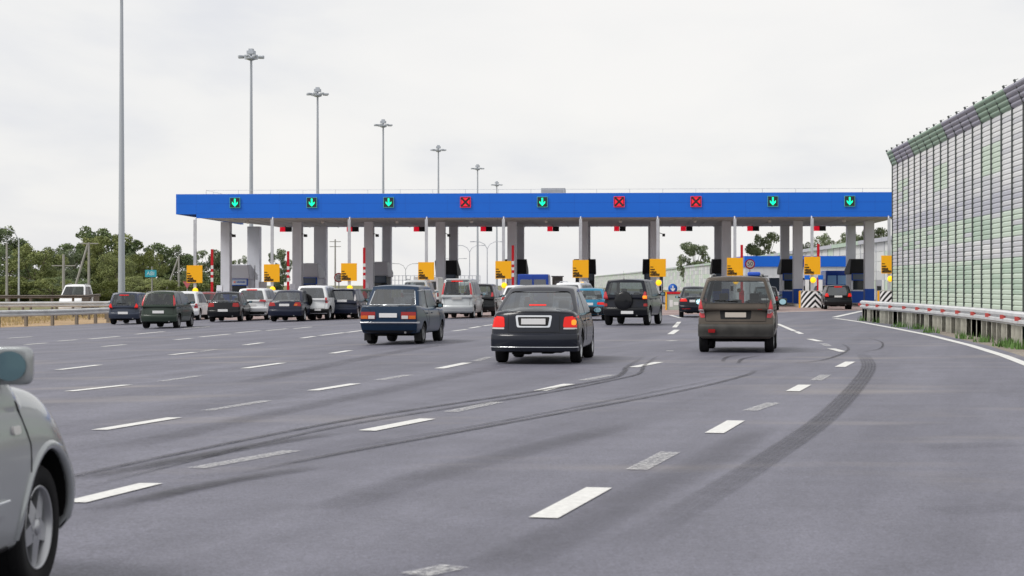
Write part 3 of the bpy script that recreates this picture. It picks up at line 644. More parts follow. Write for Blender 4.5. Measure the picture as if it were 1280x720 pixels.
# islands, booths, signs, barriers
for i, p in enumerate(ISL):
    zg = tz(p, 5); B = MB(); B.prism([(p - .85, -3), (p - .6, -4.2), (p + .6, -4.2), (p + .85, -3), (p + .85, 27), (p - .85, 27)], lambda u, v, t: (u, v, t), zg - .1, zg + .16)
    o = B.build('traffic_island', M_CONC, None, bevel=.02); o.location = base; o.rotation_euler = (0, 0, RZ); o['kind'] = 'structure'
ARMX = {0: 0, 1: 0, 2: 0, 4: 0, 7: 0, 8: 0, 9: 0}
def sign_label(i): return ('leftmost' if i == 0 else 'rightmost' if i == 9 else ORD[i])
S0 = None
for i, p in enumerate(ISL):
    zg = tz(p, 0) ; zc_ = 2.30 + .072 * i - 0.0; lp = T(p, -.55, 0)
    # yellow lane sign on a tall post
    if S0 is None:
        r_ = empty('lane_sign', (lp.x, lp.y, 0), RZ)
        B = MB(); B.box(-.10, .10, -.07, .07, .12, 6.15); B.tube([(0, 0, 5.9), (0, .3, 6.3)], .06, 8); B.build('post', M_STEEL, r_)
        B = MB(); B.box(-.56, .56, -.16, -.12, -.62, .62); pn = B.build('sign_panel', M_YEL, r_, bevel=.008); pn.location = (0, 0, zc_)
        B = MB(); rr_ = random.Random(3)
        for k, wdt in enumerate((.14, .24, .36, .62)):
            x = -.52; z1 = .06 - k * .175; hh = .038 + .02 * k
            while x < -.52 + wdt: a = rr_.uniform(.04, .09); B.box(x, x + a, -.168, -.162, z1 - hh, z1 + hh * rr_.uniform(.5, 1)); x += a + .014
        B.build('sign_lettering', M_BLK, pn)
        B = MB(); B.lathe([(.001, -.10), (.13, -.09), (.19, -.05), (.2, 0), (.2, .02), (.001, .02)], 20, 0, 'y', (0, -.16, 0)); am = B.build('amber_light', M_ON_A, r_); am.location = (.06, 0, zc_ - 1.16)
        S0 = (r_, pn, am); rt = r_
    else:
        rt = copy_tree(S0[0]); rt.location = (lp.x, lp.y, 0)
        for ch in rt.children:
            if ch.name.startswith('sign_panel'): ch.location = (0, 0, zc_)
            if ch.name.startswith('amber'): ch.location = (.06, 0, zc_ - 1.16 + .02 * i)
    pos = ('leftmost' if i == 0 else 'rightmost' if i == 9 else ORD[i] + ' from the left')
    tag(rt, 'yellow square sign above an amber light, %s under the roof' % pos, 'sign', 'yellow lane signs')
    # booth
    r_ = empty('toll_booth', T(p, 14.6, zg + .16), RZ, 'grey toll booth with slanted hood and dark window, %s of the ten' % pos, 'toll booth', 'toll booths behind the pillars')
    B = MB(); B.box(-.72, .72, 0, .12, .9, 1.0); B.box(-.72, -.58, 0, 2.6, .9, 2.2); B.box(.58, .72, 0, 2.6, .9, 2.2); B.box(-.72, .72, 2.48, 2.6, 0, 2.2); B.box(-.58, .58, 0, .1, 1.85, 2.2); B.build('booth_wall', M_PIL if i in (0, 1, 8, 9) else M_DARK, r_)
    B = MB(); B.box(-.73, .73, -.02, 2.6, 0, .9); B.build('blue_base', M_BLUE2, r_)
    B = MB(); B.box(-.56, .56, .04, .08, 1.0, 1.85); B.build('booth_window', M_BGL, r_)
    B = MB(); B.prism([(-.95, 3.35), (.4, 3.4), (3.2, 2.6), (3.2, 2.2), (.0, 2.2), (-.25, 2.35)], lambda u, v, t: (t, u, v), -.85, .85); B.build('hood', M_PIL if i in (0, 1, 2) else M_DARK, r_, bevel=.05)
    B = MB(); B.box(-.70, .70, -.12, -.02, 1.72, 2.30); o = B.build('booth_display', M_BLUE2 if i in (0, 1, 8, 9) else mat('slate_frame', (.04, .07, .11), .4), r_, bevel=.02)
    B = MB(); B.box(-.60, .60, -.135, -.122, 1.79, 2.22); B.build('display_screen', mat('pale_screen', (.45, .5, .6), .3) if i == 0 else mat('dim_screen', (.10, .13, .18), .25), o)
    if i == 0:
        B = MB(); B.lathe([(.001, -.002), (.09, -.002), (.09, .002)], 16, 0, 'y', (-.35, -.14, 2.0)); B.build('screen_mark', mat('pink_mark', (.75, .25, .22), .5), o)
        B = MB()
        for k in range(7): B.box(-.18 + k * .1, -.11 + k * .1, -.142, -.136, 1.95, 2.05 + .02 * (k % 2))
        B.build('screen_lettering', M_BLUE2, o)
    if i in ARMX:
        zb2 = zg + .16; top = {0: 4.1, 1: 3.95, 2: 4.2, 4: 4.35, 7: 4.35, 8: 4.4, 9: 4.4}[i]; dx = .80 if i < 4 else .55
        r_ = empty('barrier_gate', T(p + dx, 1.5 if i < 6 else .8, zb2), RZ, 'raised red and white barrier arm beside the yellow sign, on the %s toll island' % ('leftmost' if i == 0 else 'rightmost' if i == 9 else ORD[i]), 'barrier', 'raised barrier arms')
        B = MB(); B.box(-.17, .17, -.15, .2, 0, 1.0); B.build('cabinet', M_REDP, r_, bevel=.02)
        B = MB(); z = .8; k = 0; tl = top - zb2
        seg = [.8] + [.8 + (tl - .8) * q for q in (.34, .42, .48, .54, .60, .67, 1.)] if i < 6 else [.8, tl * .45, tl * .5, tl]
        for k in range(len(seg) - 1): B.box(-.09, .09, -.22, -.17, seg[k], seg[k + 1], k % 2)
        B.build('barrier_arm', [M_REDP, M_WHT], r_)
    # striped crash cushion at the island nose
    if i < 8: continue
    r_ = empty('crash_cushion', T(p - .35, -6.2 if i < 9 else -5.6, tz(p, -6)), RZ, 'concrete crash cushion with black and white chevrons at the nose of the %s toll island' % ('leftmost' if i == 0 else 'rightmost' if i == 9 else ORD[i]), 'crash cushion', 'striped crash cushions')
    sc = 1.0
    def cyl(a, rr): return (rr * math.sin(a), 1.2 - rr * math.cos(a))
    B = MB(); n = 20; A = R(64); R0 = 1.0
    ring = [cyl(-A + 2 * A * k / n, R0) for k in range(n + 1)] + [(.86, 2.2), (-.86, 2.2)]
    B.prism(ring, lambda u, v, t: (u, v, t), .0, 1.16); B.build('block', M_CONC, r_, bevel=.02)
    # chevrons: bands of a V pattern on the curved face, 6 mm proud
    B = MB(); nx_ = 40; aa = R(60)
    for kx in range(nx_):
        a0, a1 = -aa + 2 * aa * kx / nx_, -aa + 2 * aa * (kx + 1) / nx_
        s0, s1 = abs(a0) * R0, abs(a1) * R0; per = .40
        k = -1
        for k in range(-8, 8):
            for c in (0, 1):
                lo0, lo1 = k * per + c * per / 2 - s0 * 1.05, k * per + c * per / 2 - s1 * 1.05; hi0, hi1 = lo0 + per / 2, lo1 + per / 2
                cl = lambda z: min(1.12, max(.04, z)); q = [cl(lo0), cl(lo1), cl(hi1), cl(hi0)]
                if q[3] - q[0] < 1e-4 and q[2] - q[1] < 1e-4: continue
                x0_, y0_ = cyl(a0, R0 + .008); x1_, y1_ = cyl(a1, R0 + .008)
                B.add([(x0_, y0_, q[0]), (x1_, y1_, q[1]), (x1_, y1_, q[2]), (x0_, y0_, q[3])], [(0, 1, 2, 3)], c)
    B.build('chevron_panel', [M_BLK, M_WHT], r_)
    B = MB(); B.box(-1.0, -.87, 1.0, 1.12, 0, 1.14); B.build('yellow_edge', M_YEL, r_)
# payment posts and little signs on the islands
for i, p in enumerate(ISL):
    zg = tz(p, 5) + .16; r_ = empty('payment_terminal', T(p + .25, 6.2, zg), RZ, 'slim grey payment post with a dark screen, on the %s toll island' % ('leftmost' if i == 0 else 'rightmost' if i == 9 else ORD[i]), 'terminal', 'payment posts')
    B = MB(); B.prism([(0, 0), (.3, 0), (.3, 1.75), (.1, 1.75), (0, 1.4)], lambda u, v, t: (t, u, v), -.22, .22); B.build('housing', M_PIL, r_, bevel=.02)
    B = MB(); B.box(-.15, .15, -.02, -.002, .95, 1.3); B.build('screen', M_BGL, r_)
p = ISL[8]
for dx, tl, lb_ in ((-.62, 1.9, 'white post with a small blue plate left of the orange light by the striped cushion'), (.28, 1.9, 'white post with a small blue plate right of the orange light by the striped cushion')):
    r_ = empty('marker_post', T(p + dx, -3.4, tz(p, -3)), RZ, lb_, 'post'); B = MB(); B.box(-.13, .13, -.05, .05, 0, tl); B.build('post', M_WHT, r_, bevel=.02); B = MB(); B.box(-.17, .17, -.06, .06, tl + .01, tl + .3); B.build('plate', M_BLUE, r_, bevel=.01)
def at(px, py, frac=0.):
    return G(px, py)
def PT(name, r, g, b, **k): return paint(name, rgb(r, g, b)[:3], **k)
def hatch(w, h, L, Pm, **k):
    """small hatchback template; everything scales with its length and height"""
    k.setdefault('round', h < 1.6); k.setdefault('rnd', .9); belt = k.get('beltz', h * .60); back, wb = L * .16, L * .61; front = L - back
    d = dict(back=back, front=front, w=w, wb=wb, r=.3, belt=belt, h=h, paint=Pm, zb=.2,
        top=[(-back, belt - .02), (front - 1.25, belt + .0), (front - 1.0, belt - .02), (front - .4, belt - .13), (front, belt - .27)],
        gh=(-back + .06, -back + .30, front - 1.85, front - 1.0, w / 2 * .955, w / 2 * .76), rc=.12, rlo=.02, rmar=.12, wlo=.06, cpil=.34)
    d['parts'] = [('tail_light', [(w / 2 - .26, belt - .22), (w / 2 - .01, belt - .24), (w / 2 - .02, belt + .0), (w / 2 - .16, belt + .0)], 'rear', M_PINK, True)]
    d['seams'] = [([(-w / 2 + .14, belt - .0), (-w / 2 + .17, .58), (w / 2 - .17, .58), (w / 2 - .14, belt - .0)], 'rear')]
    d['lines'] = []
    d['plate'] = (0, (belt + .56) / 2 - .02); d.update({a: b for a, b in k.items() if a != 'beltz'}); return d
def sedan(w, h, L, Pm, **k):
    k.setdefault('round', True); deck = k.get('deck', h * .685); belt = k.get('beltz', h * .625); back, wb = k.get('back_', L * .225), L * .575; front = L - back
    d = dict(back=back, front=front, w=w, wb=wb, r=.31, belt=belt, h=h, paint=Pm, zb=.2,
        top=[(-back, deck - .03), (-back + .12, deck), (-back + .55, deck - .005), (0.1, belt + .01), (front - 1.35, belt + .0), (front - 1.1, belt - .02), (front - .5, belt - .13), (front, belt - .25)],
        gh=(-back + .50, .30, front - 2.05, front - 1.1, w / 2 * .93, w / 2 * .70), rc=.14, rlo=.12, cpil=.42, cpt=.55, rmar=.10, rbow=.10)
    d['parts'] = [('tail_light', [(w / 2 - .34, deck - .26), (w / 2 - .01, deck - .24), (w / 2 - .01, deck - .10), (w / 2 - .30, deck - .08)], 'rear', M_RED_, True)]
    d['seams'] = [([(-w / 2 + .1, deck - .03), (-w / 2 + .30, deck - .10), (-w / 2 + .36, .60), (w / 2 - .36, .60), (w / 2 - .30, deck - .10), (w / 2 - .1, deck - .03)], 'rear')]
    d['plate'] = (0, deck - .19); d.update({a: b for a, b in k.items() if a not in ('deck', 'beltz', 'back_')}); return d
def place(px, py, w=0, deg=0, back=.0):
    """rear wheels touch the ground at this pixel row; px is the middle of the rear end"""
    return G(px, py)
P_BLACK = PT('black_metallic_paint', 27, 31, 42, rough=.25, flake=0); P_NAVY = PT('navy_blue_paint', 14, 42, 68, rough=.3)
P_BROWN = PT('dusty_brown_paint', 82, 74, 66, rough=.5, noise=.22); P_INK = PT('black_blue_paint', 14, 19, 32); P_WHITE = PT('white_paint', 226, 228, 230)
P_GREEN = PT('dark_green_paint', 48, 60, 52, rough=.35); P_STEEL = PT('slate_blue_paint', 56, 63, 78, rough=.3, flake=.1); P_SILVER = PT('silver_paint', 186, 190, 192, rough=.35, flake=.35)
P_TEAL = PT('teal_paint', 40, 125, 160, rough=.3, flake=.2); P_BLK2 = PT('plain_black_paint', 18, 20, 25); P_SAGE = PT('grey_green_silver_paint', 164, 168, 170, rough=.16, flake=.45, noise=.03)
P_RED = PT('dull_red_paint', 120, 60, 62, rough=.35); P_BLUEV = PT('van_blue_paint', 14, 58, 150); P_NAVY2 = PT('dark_navy_paint', 26, 32, 52, rough=.3)

# 1 black sedan in the middle
w_, h_ = 1.76, 1.475
S = sedan(w_, h_, 4.6, P_BLACK, deck=1.06, beltz=.95, r=.315, glass=GL_DARK, bz=(.25, .60), exhaust=(), rimm=M_RIM, handle=P_BLACK, rlo=.16, rhi=.9, flaps=False, mir=(.19, .13))
S['rnd'] = .80; S['gh'] = (-1.035 + .46, .50, 1.75, 2.60, .845, .645); S['rmar'] = .085; S['rglass'] = GL_SKY; S['rcrown'] = .05; S['pout'] = .034; S['rc'] = .19; S['top'] = [(-1.035, .975), (-.97, 1.02), (-.6, 1.02), (0, .99), (2.2, .98), (2.5, .96), (3.1, .85), (3.565, .68)]
S['parts'] = [('tail_light', [(.57, .72), (.875, .72), (.875, .91), (.84, .945), (.59, .925)], 'rear', M_REDL, True, .008, .04),
 ('lamp_strip', [(.58, .685), (.87, .685), (.87, .715), (.58, .715)], 'rear', M_CLR, True, .012, .01),
 ('turn_signal', [(.73, .765), (.82, .765), (.82, .87), (.73, .87)], 'rear', M_AMBL, False, .012, .06),
 ('plate_surround', [(-.325, .72), (.325, .72), (.36, .955), (-.36, .955)], 'rear', M_CHROME, False, .012, .04),
 ('plate_recess', [(-.285, .75), (.285, .75), (.315, .925), (-.315, .925)], 'rear', M_BLK, False, .017, .03),
 ('brake_light', [(-.17, 1.135), (.17, 1.135), (.17, 1.165), (-.17, 1.165)], 'rear', M_REDL, False, .006, .01)]
S['plate'] = (0, .835); S['lines'] = [('bumper_strip', [[(-.87, .36), (.87, .36)]], 'rear', .010, M_CHROME, .066), ('window_trim', [[(-.55 , 1.40), (.55, 1.40)]], 'rear', .006, M_BLK)]
S['crown'] = .075; S['seams'] = [([(-.84, .965), (-.5, 1.005), (0, 1.02), (.5, 1.005), (.84, .965)], 'rear'), ([(-.50, .97), (-.50, .63), (.50, .63), (.50, .97)], 'rear')]
c1, SF1 = car('sedan_car', 'black sedan with lit red tail lamps and a chrome frame around its plate', 'car', G(674, 453), 7.4, S)
# 2 blue boxy sedan
w_, h_ = 1.57, 1.52
S = sedan(w_, h_, 4.1, P_NAVY, round=False, zb=.24, deck=1.03, beltz=.94, r=.29, rim='steel', rimm=M_RIMD, rc=.03, fc=.10, glass=GL_DARK, bz=(.555, .61), bumper=M_CHROME, bd=.07, mir=(.15, .11), mirm=M_BLK, flaps=True, crown=.015, rbow=.03)
S['gap'] = .05; S['gh'] = (-.92 + .42, -.02, 1.42, 1.98, .735, .62); S['cpil'] = .34; S['wpow'] = 1.0; S['rrad'] = .06
S['rearprof'] = [(0, .14), (.12, .05), (.35, 0), (.5, 0), (.7, 0), (.92, .01), (1, .02)]; S['side'] = [(0, .93), (.1, .97), (.3, 1), (.5, 1.), (.7, 1.), (.9, .975), (1, .95)]
S['top'] = [(-.93, 1.02), (-.85, 1.035), (-.4, 1.03), (.2, .97), (1.9, .96), (2.2, .94), (3.0, .88), (3.17, .84)]
S['parts'] = [('tail_light', [(.345, .68), (.735, .68), (.735, .865), (.345, .865)], 'rear', M_RED_, True, .012, .012),
 ('amber_lens', [(.55, .685), (.73, .685), (.73, .77), (.55, .77)], 'rear', M_AMB, True, .018, .008), ('reversing_lens', [(.36, .685), (.53, .685), (.53, .77), (.36, .77)], 'rear', M_CLR, True, .018, .008),
 ('valance', [(-.70, .30), (.70, .30), (.72, .38), (-.72, .38)], 'rear', P_BLK2, False, .006, .03)]
S['plate'] = (0, .775); S['lines'] = [('window_trim', [[(-.62, 1.045), (.62, 1.045)], [(-.62, 1.045), (-.54, 1.40)], [(.62, 1.045), (.54, 1.40)]], 'rear', .012, M_CHROME), ('rain_gutter', [[(-.3, 1.40), (.2, 1.43), (1.4, 1.43)]], 'right', .010, M_CHROME)]
c2, SF2 = car('sedan_car', 'boxy navy blue sedan with chrome rear bumper and orange lamp segments', 'car', G(495, 430), 9.3, S)
# 3 brown MPV with roof sign
w_, h_ = 1.76, 1.71
S = hatch(w_, h_, 4.0, P_BROWN, r=.31, bumper=mat('grey_bumper', (.05, .048, .044), .6, noise=.3, nscale=4), bz=(.36, .66), zb=.26, rim='steel', glass=GL_MID, rglass=GL_CLR, beltz=1.07, rails=P_BLK2, antenna=.0, mir=(.20, .17), mirm=P_GREEN, longr=True, exhaust=())
S['gh'] = (-.60, -.40, 1.6, 2.5, .855, .66); S['wpow'] = 1.2; S['rlo'] = .10; S['rhi'] = .90; S['rmar'] = .07; S['dpil'] = True; S['rcrown'] = .02
S['parts'] = [('tail_light', [(.695, .80), (.875, .80), (.86, 1.20), (.79, 1.22)], 'rear', M_PINK, True, .010, .03), ('reversing_lens', [(.715, .90), (.865, .90), (.86, .99), (.725, .99)], 'rear', M_CLR, True, .016, .01),
 ('plate_recess', [(-.34, .77), (.34, .77), (.36, .97), (-.36, .97)], 'rear', M_BLK, False, .004, .03), ('fog_light', [(-.62, .46), (-.46, .46), (-.46, .54), (-.62, .54)], 'rear', M_RED_, False, .085, .02),
 ('number_badge', [(.50, .985), (.60, .985), (.60, .995), (.50, .995)], 'rear', M_RED_, False, .01, .003)]
S['seams'] = [([(-.70, 1.25), (-.68, .72), (.68, .72), (.70, 1.25)], 'rear'), ([(-.70, 1.12), (.70, 1.12)], 'rear')]
S['plate'] = (0, .865); S['platem'] = mat('dusty_plate', (.55, .50, .44), .6); S['wiper'] = (-.5, .05, 1.17)
c3, SF3 = car('minivan_car', 'dusty brown high-roofed family car with a blue roof light', 'car', G(921, 440), 9.6, S)
B = MB(); B.box(.22, .52, .55, .67, 1.76, 1.85); o = B.build('roof_light_bar', mat('blue_lens', (.02, .08, .45), .2, emit=.15), c3, bevel=.03)
B = MB(); B.box(.05, .70, .57, .65, 1.742, 1.762); B.build('roof_light_base', M_BLK, c3)
B = MB(); B.lathe([(0.001, -.012), (.05, -.012), (.05, .012), (0.001, .012)], 20, 0, 'y', (0.0, 1.15, 1.42)); B.build('hanging_disc', mat('orange_disc', (.9, .5, .25), .5), c3)
# 4 black SUV with covered spare wheel
w_, h_ = 1.76, 1.72
S = hatch(w_, h_, 4.05, P_INK, r=.36, bumper=P_BLK2, bz=(.40, .70), bd=.06, glass=GL_DARK, rglass=GL_MID, beltz=1.12, antenna=-.1, zb=.3, handle=P_INK, mir=(.2, .15))
S['gh'] = (-.60, -.46, 1.55, 2.4, .855, .70); S['wpow'] = 1.25; S['rlo'] = .10; S['rhi'] = .86; S['spare'] = (-.05, .94, .36, P_BLK2, 1); S['dpil'] = True
S['parts'] = [('tail_light', [(.64, .98), (.87, .98), (.85, 1.30), (.74, 1.30)], 'rear', M_PINK, True, .012, .03), ('turn_signal', [(.68, 1.02), (.86, 1.02), (.85, 1.14), (.68, 1.14)], 'rear', M_AMBL, False, .018, .03), ('bumper_reflector', [(.70, .73), (.87, .73), (.87, .84), (.70, .84)], 'rear', M_RED_, True, .012, .03)]
S['plate'] = (.10, .50)
c4, _ = car('suv_car', 'black off-roader with a covered spare wheel on its tailgate', 'car', G(785, 406.5), 14.2, S)
# 5 silver minivan
S = hatch(1.52, 1.80, 4.2, P_SILVER, r=.3, bumper=P_SILVER, bz=(.32, .62), glass=GL_MID, rglass=GL_CLR, beltz=1.05, handle=P_SILVER)
S['gh'] = (-.62, -.42, 1.6, 2.7, .74, .60); S['rlo'] = .05; S['rhi'] = .90; S['rmar'] = .10; S['dpil'] = True; S['spoiler'] = P_SILVER
S['parts'] = [('tail_light', [(.63, 1.12), (.73, 1.10), (.64, 1.62), (.56, 1.66)], 'rear', M_PINK, True, .012, .02), ('brake_light', [(-.27, 1.70), (.27, 1.70), (.26, 1.745), (-.26, 1.745)], 'rear', M_REDL, False, .06, .01)]
S['plate'] = (0, .93); S['platem'] = mat('grey_plate', (.4, .4, .4), .5)
c5, _ = car('minivan_car', 'silver minivan with tall red tail lamps beside its green tinted rear window', 'car', G(573.5, 398), 7.0, S)
# 6 black SUV behind it
S = hatch(1.62, 1.55, 4.1, P_BLK2, r=.33, glass=GL_DARK, rglass=GL_MID, bumper=P_BLK2)
S['parts'] = [('tail_light', [(.60, .98), (.79, .98), (.78, 1.20), (.64, 1.20)], 'rear', M_PINK, True)]
S['seams'] = []; S['plate'] = (.0, .78)
c6, _ = car('suv_car', 'black estate half hidden behind the silver minivan', 'car', G(600, 395.6), 6.0, S)
# 7 white car behind the sedan, 8 blue van
S = sedan(1.62, 1.48, 4.2, P_WHITE, glass=GL_MID)
c7, _ = car('sedan_car', 'white sedan mostly hidden behind the black sedan in the middle', 'car', G(646, 393.4), 4.0, S)
# 9 white estate, 10 teal sedan
S = hatch(1.55, 1.62, 4.4, P_WHITE, glass=GL_DARK, rglass=GL_DARK, rails=M_CHROME)
S['parts'] = [('tail_light', [(.60, 1.05), (.76, 1.03), (.70, 1.36), (.62, 1.38)], 'rear', M_PINK, True)]
c9, _ = car('estate_car', 'white estate with a roof rail between the black sedan and the black off-roader', 'car', G(713, 396.0), 15., S)
S = sedan(1.56, 1.36, 4.1, P_TEAL, glass=GL_CLR, rglass=GL_CLR, bumper=P_BLK2, bz=(.28, .62)); S['parts'] = [('tail_light', [(.40, .70), (.74, .68), (.74, .80), (.42, .80)], 'rear', M_REDL, True)]
S['plate'] = (0, .72)
c10, _ = car('sedan_car', 'teal blue sedan with dark bumper left of the black off-roader', 'car', G(737, 400.5), 8., S)
# 11 black sedan ahead of the brown car
S = sedan(1.50, 1.42, 4.3, P_INK, glass=GL_MID, bumper=P_INK); S['parts'] = [('tail_light', [(.34, .76), (.74, .76), (.74, .90), (.40, .90)], 'rear', M_REDL, True), ('bumper_reflector', [(.2, .4), (.6, .4), (.6, .43), (.2, .43)], 'rear', M_RED_, True, .05, .01)]
c11, _ = car('sedan_car', 'black sedan with bright brake lamps left of the dusty brown car', 'car', G(868, 396.5), 5., S)
S = hatch(1.6, 1.4, 4.0, P_BLK2, glass=GL_CLR, rglass=GL_CLR)
c12, _ = car('hatchback_car', 'dark hatchback peeking out right of the dusty brown car', 'car', G(957, 388.), 9., S)
S = hatch(1.78, 1.48, 4.2, P_BLK2, glass=GL_DARK, rglass=GL_DARK, bumper=P_BLK2, r=.32)
S['parts'] = [('tail_light', [(.58, .80), (.86, .80), (.86, 1.02), (.64, 1.02)], 'rear', M_REDL, True), ('brake_light', [(-.25, 1.39), (.25, 1.39), (.25, 1.45), (-.25, 1.45)], 'rear', M_REDL, False, .03, .02)]
S['plate'] = (0, .82)
c13, _ = car('suv_car', 'black car braking beside the striped crash cushion at the right hand lane', 'car', G(1047, 386.8), 6., S)
S = hatch(1.6, 1.45, 4.0, P_GREEN, glass=GL_MID)
c14, _ = car('hatchback_car', 'dark green car in front of the braking black car at the right hand lane', 'car', G(1032, 382.3), 3., S)
# left hand queue
S = hatch(1.50, 1.48, 3.9, P_STEEL, r=.3, glass=GL_MID, bumper=P_STEEL)
S['parts'] = [('tail_light', [(.52, .78), (.73, .76), (.73, .98), (.60, 1.0)], 'rear', M_REDL, True), ('brake_light', [(-.22, 1.37), (.22, 1.37), (.22, 1.41), (-.22, 1.41)], 'rear', M_REDL, False, .03, .01)]
S['plate'] = (0, .55); S['wiper'] = (-.3, .1, .98)
c15, _ = car('hatchback_car', 'slate blue hatchback with lit tail lamps, leftmost in the toll queue', 'car', G(158, 405.4), 2.5, S)
S = hatch(1.54, 1.50, 3.75, P_GREEN, r=.29, rim='steel', rimm=M_RIMD, glass=GL_DARK, rglass=GL_MID, bumper=P_GREEN, beltz=.98)
S['parts'] = [('tail_light', [(.64, .93), (.76, .91), (.66, 1.36), (.58, 1.38)], 'rear', M_PINK, True, .012, .02)]; S['plate'] = (0, .68); S['rmar'] = .15
c16, _ = car('hatchback_car', 'dark green tall hatchback second from the left in the toll queue', 'car', G(202, 410.3), 3.5, S)
S = hatch(1.5, 1.46, 3.7, P_WHITE, glass=GL_DARK, rim='ten'); c17, _ = car('hatchback_car', 'white hatchback just right of the dark green hatchback', 'car', G(233, 400.5), 2., S)
S['parts'] = [('tail_light', [(.56, .82), (.74, .80), (.74, 1.0), (.62, 1.02)], 'rear', M_RED_, True)]
S = sedan(1.5, 1.40, 4.1, P_RED, glass=GL_MID); c18, _ = car('sedan_car', 'dull red and silver sedan between the white hatchback and the black sedan', 'car', G(257, 397.5), 1., S)
S = sedan(1.62, 1.40, 4.1, P_BLK2, glass=GL_DARK, rglass=GL_MID, rim='steel', rimm=M_RIMD, deck=1.0)
S['parts'] = [('tail_light', [(.44, .74), (.80, .72), (.80, .92), (.46, .92)], 'rear', M_RED_, True)]; S['plate'] = (0, .56)
c19, _ = car('sedan_car', 'black wedge-shaped sedan under the first toll pillar', 'car', G(283, 402.2), 1.5, S)
S = hatch(1.62, 1.55, 4.3, P_WHITE, r=.33, glass=GL_DARK, rglass=GL_DARK, bumper=P_WHITE, bz=(.45, .68), beltz=1.02)
S['parts'] = [('tail_light', [(.40, .94), (.80, .92), (.80, 1.02), (.44, 1.03)], 'rear', M_PINK, True), ('brake_light', [(-.26, 1.50), (.26, 1.50), (.26, 1.545), (-.26, 1.545)], 'rear', M_REDL, False, .03, .01),
  ('valance', [(-.74, .30), (.74, .30), (.76, .44), (-.76, .44)], 'rear', M_BLK, False, .02, .03)]
c20, _ = car('suv_car', 'white crossover with a dark lower bumper under the second booth', 'car', G(317, 400.3), 3., S)
S = sedan(1.5, 1.42, 4.2, P_SILVER, glass=GL_MID); c21, _ = car('sedan_car', 'silver sedan between the white crossover and the navy sedan', 'car', G(347, 397.2), 2., S)
S = sedan(1.64, 1.42, 4.35, P_NAVY2, glass=GL_DARK, bumper=P_NAVY2)
S['parts'] = [('tail_light', [(.42, .74), (.80, .72), (.80, .91), (.50, .91)], 'rear', M_RED_, True), ('amber_lens', [(.46, .75), (.60, .75), (.60, .84), (.47, .84)], 'rear', M_AMB, False, .012, .01)]
c22, _ = car('sedan_car', 'dark navy sedan with red and orange tail lamps in front of the white off-roader', 'car', G(360.5, 401.8), 5., S)
S = hatch(1.66, 1.62, 4.1, P_WHITE, r=.33, rim='ten', glass=GL_DARK, rglass=GL_DARK, zb=.26, bz=(.36, .56), bumper=M_BLK, beltz=1.05)
S['spare'] = (-.25, .95, .33, M_TYRE, 0); S['parts'] = [('tail_light', [(.68, .84), (.80, .82), (.78, 1.10), (.68, 1.10)], 'rear', M_PINK, True)]
S['plate'] = (.35, .52); S['pf'] = .6
c23, _ = car('suv_car', 'white off-roader with a bare spare wheel on the tailgate', 'car', G(392, 400.4), 6., S)
S = hatch(1.55, 1.45, 4.0, P_BLK2, glass=GL_MID); c24, _ = car('hatchback_car', 'black car squeezed between the white off-roader and a dark hatchback', 'car', G(415, 398.3), 5., S)
S = hatch(1.5, 1.44, 4.0, P_NAVY2, glass=GL_DARK, bumper=P_NAVY2, spoiler=P_NAVY2)
S['parts'] = [('tail_light', [(.58, .90), (.73, .88), (.68, 1.22), (.60, 1.22)], 'rear', M_CLR, True)]; S['plate'] = (0, .90); S['rlo'] = .12
c25, _ = car('hatchback_car', 'dark blue hatchback with a rear roof spoiler and pale tail lamps', 'car', G(430, 399.), 4., S)
S = hatch(1.45, 1.40, 3.7, P_GREEN, glass=GL_MID, rglass=GL_CLR); S['parts'] = [('tail_light', [(.56, .85), (.70, .83), (.64, 1.22), (.57, 1.24)], 'rear', M_PINK, True)]
c26, _ = car('hatchback_car', 'small dark teal hatchback left of the blue boxy sedan', 'car', G(455, 395.5), 4., S)
S = hatch(1.7, 1.85, 4.5, P_SILVER, glass=GL_MID, rails=P_BLK2, beltz=1.15); c27, _ = car('minivan_car', 'pale minivan whose roof shows above the blue boxy sedan', 'car', G(520, 391.5), 4., S)
S = hatch(1.62, 1.95, 3.9, P_WHITE, r=.36, glass=GL_MID, rglass=GL_MID, rails=P_BLK2, beltz=1.2, zb=.3, label_=1)
S['parts'] = [('headlight', [(.62, .85), (.88, .85), (.86, 1.0), (.66, 1.0)], 'front', M_HEADL, True), ('grille', [(-.5, .72), (.5, .72), (.5, .92), (-.5, .92)], 'front', M_BLK, False)]
c28, _ = car('suv_car', 'silver off-roader on the opposite carriageway behind the guardrails', 'car', (-27.6, 117.5, -.42), 178., S, 'vehicles on the opposite carriageway')
